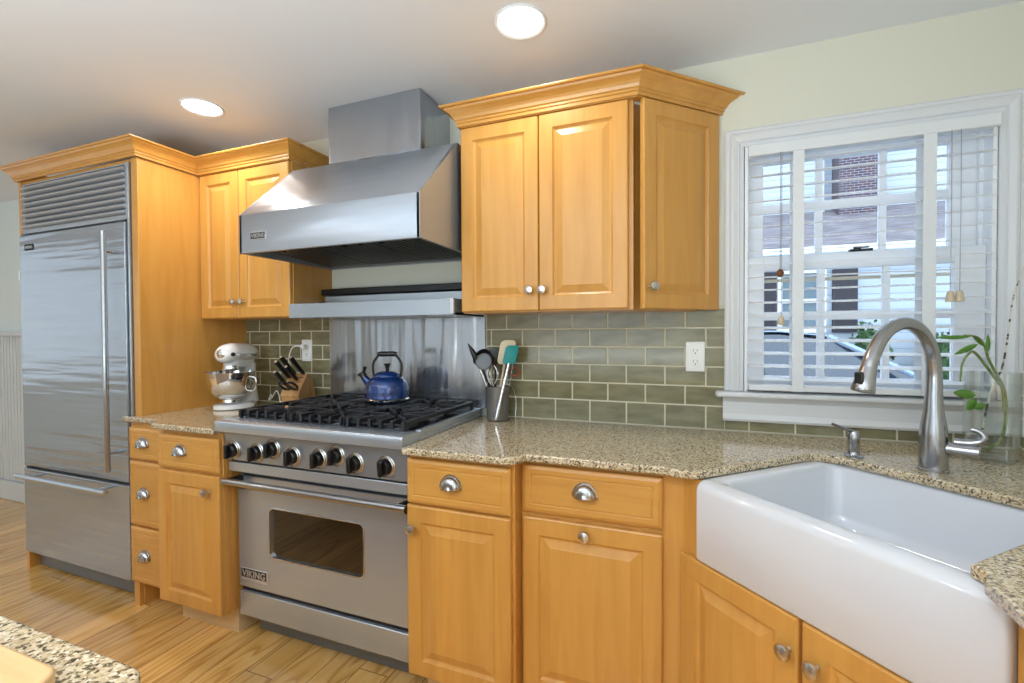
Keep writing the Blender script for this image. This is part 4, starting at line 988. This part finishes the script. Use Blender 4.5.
link('head', plate(up_(-.012, .285, -.03), RV, UPV, .008, [(cos(2*pi*k/18)*.034, sin(2*pi*k/18)*.040) for k in range(18)]), 'black_plastic', t, smooth=True)
t = utensil('metal_whisk', 'steel wire whisk upright in the middle of the crock', 'whisk')
p0 = up_(-.02, .03, .02); p1 = up_(-.022, .145, .02)
link('handle', tube(BM(), [p0, p1], .006, 10), 'chrome', t, smooth=True)
bm = BM()
for k in range(5):
    a = pi*k/5; ddv = RV*cos(a)+TV*sin(a)
    tube(bm, smoothpath([p1, p1+ddv*.022+UPV*.04, p1+ddv*.026+UPV*.075, p1+UPV*.105, p1-ddv*.026+UPV*.075, p1-ddv*.022+UPV*.04, p1], 4), .0011, 6)
link('wires', bm, 'chrome', t, smooth=True)
t = utensil('steel_tongs', 'steel tongs standing on the right side of the crock behind the spatula', 'tongs')
for s in (-1, 1):
    p0 = up_(.022+s*.004, .03, .0); p1 = up_(.066+s*.006, .27, -.01)
    link('arm', tube(BM(), [p0, (p0+p1)/2+RV*s*.004, p1], .006, 8, (1, .3)), 'chrome', t, smooth=True)
t = utensil('red_ring_skewer', 'thin steel tool with a red ring handle at the right of the crock', 'utensil')
link('shaft', tube(BM(), [up_(.01, .03, -.02), up_(.062, .185, -.02)], .002, 8), 'chrome', t, smooth=True)
cc = up_(.078, .212, -.02); link('ring', tube(BM(), [cc+RV*cos(2*pi*k/18)*.019+UPV*sin(2*pi*k/18)*.019 for k in range(19)], .0035, 8), 'red_plastic', t, smooth=True)
t = thing('hanging_cable', 'thin steel probe wire hanging down over the tile from the crock', 'wire', tuple(up_(.08, 0, -.03)))
link('wire', tube(BM(), smoothpath([up_(.040, .150, -.03), up_(.058, .150, -.03), up_(.075, .12, -.045), up_(.084, .07, -.05), up_(.080, .004, -.05)], 5), .0016, 6), 'chrome', t, smooth=True)

# ------------------------------------------------------------ glass vase with plant cuttings
vc = Vector((.833, -.200, .9145)); vrot = radians(52)
VM = Matrix.Translation(vc) @ Matrix.Rotation(vrot, 4, 'Z')
def vr(w_, z, r_): return [VM @ Vector((a, b_, z)) for a, b_ in rrect(w_[0], w_[1], r_, 4)]
VW, VD, VH = .118, .108, .262
vs = thing('glass_vase', 'clear rectangular glass vase of water at the right end of the counter', 'vase', tuple(vc), vrot)
link('shell', loops(BM(), [vr((VW, VD), 0, .012), vr((VW, VD), VH, .012), vr((VW-.006, VD-.006), VH, .010), vr((VW-.006, VD-.006), .012, .010)]), 'vase_glass', vs, smooth=True)
link('water', loops(BM(), [vr((VW-.0055, VD-.0055), .0118, .010), vr((VW-.0055, VD-.0055), VH-.034, .010)]), 'water', vs, smooth=True)
def leafm(bm, base, tip, wd, upn, curl=.0):
    base = Vector(base); tip = Vector(tip); d = tip-base; L = d.length; s = d.cross(upn).normalized(); nn_ = s.cross(d).normalized()
    rows = []; K = 8
    for i in range(K+1):
        t_ = i/K; w_ = wd*(sin(pi*min(1, t_*1.02))**.7)*(1-.3*t_); c = base+d*t_-nn_*curl*L*(t_-t_*t_)*-4*.25 - UPV*curl*L*t_*t_
        rows.append([c-s*w_+nn_*.0, c-nn_*w_*.25, c+s*w_])
    V = [[bm.verts.new(p) for p in r_] for r_ in rows]
    for a, b_ in zip(V, V[1:]):
        for k in (0, 1): bm.faces.new((a[k], a[k+1], b_[k+1], b_[k]))
def vw(u, z, t_=0): return Vector((vc.x, vc.y, 0))+RV*u+TV*t_+UPV*z   # around the vase centre, image-right / height
cp_ = thing('plant_cutting', 'arching green plant cutting with long leaves rooted in the glass vase', 'plant', tuple(vw(0, .93)))
stems = [smoothpath([vw(-.018, .943), vw(.018, .965), vw(.038, 1.01), vw(.042, 1.08), vw(.030, 1.135), vw(-.004, 1.180, .01), vw(-.034, 1.219, .02), vw(-.057, 1.259, .03), vw(-.087, 1.283, .04), vw(-.135, 1.289, .05)], 5),
         smoothpath([vw(.034, 1.06, .0), vw(.030, 1.125), vw(-.019, 1.168, .02), vw(-.058, 1.208, .03), vw(-.094, 1.238, .04), vw(-.118, 1.238, .05), vw(-.139, 1.208, .05), vw(-.145, 1.155, .05)], 5)]
for s_ in stems: link('stem', tube(BM(), s_, interp([.0042, .004, .0035, .002], len(s_)), 8), 'stem_green', cp_, smooth=True)
for (bu, bz), (tu, tz), wd, cu_v in [((-.095, 1.285), (-.205, 1.275), .007, -.08), ((-.057, 1.255), (-.100, 1.290), .006, .0), ((-.045, 1.240), (-.052, 1.292), .008, 0), ((-.075, 1.262), (-.150, 1.232), .010, .0),
                                 ((-.080, 1.112), (-.152, 1.122), .016, .0), ((-.078, 1.100), (-.112, 1.070), .017, .0), ((-.05, 1.085), (-.09, 1.075), .012, .0)]:
    bm = BM(); leafm(bm, vw(bu, bz, .03), vw(tu, tz, .035), wd, TV, cu_v); lf = link('leaf', bm, 'leaf', cp_, smooth=True)
    md = lf.modifiers.new('thick', 'SOLIDIFY'); md.thickness = .0007
tw = smoothpath([vw(-.045, .935, .0), vw(-.030, 1.0, .0), vw(-.012, 1.093, .0), vw(.010, 1.15), vw(.030, 1.20, .0), vw(.043, 1.28), vw(.057, 1.393, .0), vw(.078, 1.46), vw(.105, 1.53)], 5)
twg = tag(link('dried_twig', tube(BM(), tw, interp([.0035, .003, .0025, .002, .0015], len(tw)), 8), 'twig', None, smooth=True), 'slender speckled twig rising from the vase to the right edge', 'twig')
recentre(twg, vw(-.045, .935, 0))

# ------------------------------------------------------------ island in the foreground
isl = thing('kitchen_island', 'kitchen island with a speckled granite top in the lower left foreground', 'island', (-1.4, -2.2, 0))
pts = [(-2.6, -1.690), (-.640, -1.682)]
for k in range(1, 6):
    a = pi/2-pi/2*k/5; pts.append((-.610+.035*cos(a), -1.717+.035*sin(a)))
pts += [(-.575, -2.75), (-2.6, -2.75)]
link('countertop', prism(BM(), pts, CT0, CT1), 'granite', isl, bevel=.005, seg=3)
link('cabinet_body', B(-2.56, -.62, -2.71, -1.735, .10, CT0), 'white_paint', isl)
link('toe_kick', B(-2.5, -.68, -2.65, -1.80, 0, .10), 'toe_wood', isl)
bm = BM(); pb = [(-1.05, -1.734), (-.672, -1.734)]
for k in range(1, 6):
    a = pi/2-pi/2*k/5; pb.append((-.665+.025*cos(a), -1.758+.025*sin(a)))
pb += [(-.640, -2.02), (-1.05, -2.02)]
tag(recentre(link('cutting_board', prism(BM(), pb, .9147, .936), 'board_wood', None, bevel=.004, seg=3), (-.85, -1.88, .9147)), 'pale wooden cutting board lying on the island in the lower left corner', 'cutting board')

# ------------------------------------------------------------ outdoors, seen through the blind
GZ = -.15
g = link('ground', B(-12, 22, .16, 30, GZ-.1, GZ), 'driveway'); g['kind'] = 'structure'
nh = thing('neighbor_house', 'white sided neighbouring house with dark shutters and brick chimney outside the window', 'house', (3, 7, GZ))
link('lower_wall', B(-4, 12, 6.0, 6.2, GZ, 2.50), 'siding', nh)
link('upper_wall', B(-4, 12, 8.0, 8.2, 2.4, 6.5), 'siding', nh)
link('roof', loops(BM(), [[Vector((x, 5.75, 2.42)), Vector((x, 5.75, 2.50)), Vector((x, 8.0, 3.50)), Vector((x, 8.0, 3.38))] for x in (-4.2, 12.2)]), 'shingle', nh)
link('gutter', B(-4.2, 12.2, 5.66, 5.76, 2.40, 2.50), 'wainscot', nh, bevel=.02)
link('chimney', B(2.31, 2.91, 7.55, 8.05, 3.30, 6.6), 'brick', nh)
link('drain_pipe', tube(BM(), [(2.14, 7.90, 3.45), (2.14, 7.90, 6.5)], .04, 10), 'white_paint', nh)
def nwin(x0, x1, z0, z1, y):
    bm = BM()
    for a in ((x0-.06, x0, z0-.06, z1+.06), (x1, x1+.06, z0-.06, z1+.06), (x0, x1, z1, z1+.06), (x0, x1, z0-.06, z0), (x0, x1, (z0+z1)/2-.03, (z0+z1)/2+.03)): box(bm, a[0], a[1], y-.05, y, a[2], a[3])
    w_ = link('window', bm, 'white_paint', nh); link('pane', B(x0, x1, y-.02, y-.01, z0, z1), 'sky_glass', w_)
nwin(1.22, 1.72, 1.35, 2.16, 6.0); nwin(4.2, 5.0, 1.35, 2.16, 6.0); nwin(.2, .8, 1.35, 2.16, 6.0) if False else None
for x0, x1 in ((.98, 1.14), (1.86, 2.16), (3.80, 4.10)): link('shutter', B(x0, x1, 5.95, 6.0, 1.30, 2.20), 'shutter', nh)

# parked car: side profile extruded, with cabin narrowed towards the roof
cX, cY = .50, 3.45
car = thing('parked_car', 'pale silver blue parked car in the driveway, nose to the right', 'car', (cX+1.2, cY+.8, GZ))
body = [(-1.9, .28), (-1.95, .60), (-1.85, .86), (-1.2, .93), (1.35, .95), (2.2, .90), (2.68, .78), (2.75, .55), (2.70, .28)]
bm = BM(); loops(bm, [[Vector((cX+x, cY+y, GZ+z*(.97 if y in (0, 1.7) else 1))) for x, z in body] for y in (0, .10, 1.60, 1.7)])
link('body', bm, 'car_paint', car, smooth=True, bevel=.04)
roof = [(-1.55, .92), (-.95, 1.38), (-.4, 1.46), (.35, 1.46), (.80, 1.40), (1.62, .94)]
bm = BM(); loops(bm, [[Vector((cX+x, cY+y, GZ+.92+(z-.92)*h_)) for x, z in roof] for y, h_ in ((.05, .02), (.24, .93), (.36, 1), (1.34, 1), (1.46, .93), (1.65, .02))])
link('cabin', bm, 'car_glass', car, smooth=True)
bm = BM(); loops(bm, [[Vector((cX+x, cY+y, GZ+z)) for x, z in ((-.95, 1.375), (-.4, 1.465), (.35, 1.468), (.80, 1.41), (.80, 1.40), (.35, 1.45), (-.4, 1.45), (-.95, 1.36))] for y in (.24, 1.46)])
link('roof', bm, 'car_paint', car, bevel=.01)
for y in (.26, 1.42):
    link('pillar', tube(BM(), [(cX+.80, cY+y, GZ+1.40), (cX+1.62, cY+(y-.85)*1.25+.85, GZ+.95)], .03, 8), 'car_paint', car)
for x in (-1.15, 1.85):
    for y in (.06, 1.46):
        w_ = link('wheel', lathe(BM(), [(.20, 0), (.31, .0), (.33, .03), (.33, .17), (.31, .2), (.20, .2)], (cX+x, cY+y, GZ+.33), (0, 1, 0), 28), 'tyre', car, smooth=True)
        link('hubcap', lathe(BM(), [(.20, -.005), (.18, -.012), (.001, -.02)], (cX+x, cY+y, GZ+.33), (0, 1, 0), 20, cap0=False), 'silver_paint', w_, smooth=True)

def shrub(x, y, z0, r, h, label, n=520):
    bm = BM(); rnd = random.Random(int(x*100))
    for _ in range(n):
        a = rnd.uniform(0, 2*pi); e = rnd.uniform(-.5, 1); q = sqrt(max(0, 1-e*e)); rr_2 = rnd.uniform(.72, 1.03)
        c = Vector((x+r*q*cos(a)*rr_2, y+r*q*sin(a)*rr_2, z0+h*(.5+.5*e*rr_2)))
        u = Vector((rnd.uniform(-1, 1), rnd.uniform(-1, 1), rnd.uniform(-1, 1))).normalized(); v = u.cross(Vector((rnd.uniform(-1, 1), rnd.uniform(-1, 1), .3))).normalized()
        s = rnd.uniform(.035, .06)
        bm.faces.new([bm.verts.new(c+u*s), bm.verts.new(c+v*s*.5), bm.verts.new(c-u*s), bm.verts.new(c-v*s*.5)])
    bmesh.ops.create_icosphere(bm, subdivisions=2, radius=1, matrix=Matrix.Translation((x, y, z0+h*.5)) @ Matrix.Diagonal((r*.8, r*.8, h*.42, 1)))
    o = link('shrub', bm, 'shrub'); tag(recentre(o, (x, y, z0)), label, 'shrub')
shrub(2.20, 5.62, GZ, .28, 1.62, 'leafy green shrub against the neighbouring house, seen left of the faucet arch')
shrub(3.05, 5.62, GZ, .28, 1.48, 'leafy green shrub seen through the window inside the faucet arch')
shrub(3.85, 5.62, GZ, .28, 1.60, 'leafy green shrub seen through the window right of the faucet arch')
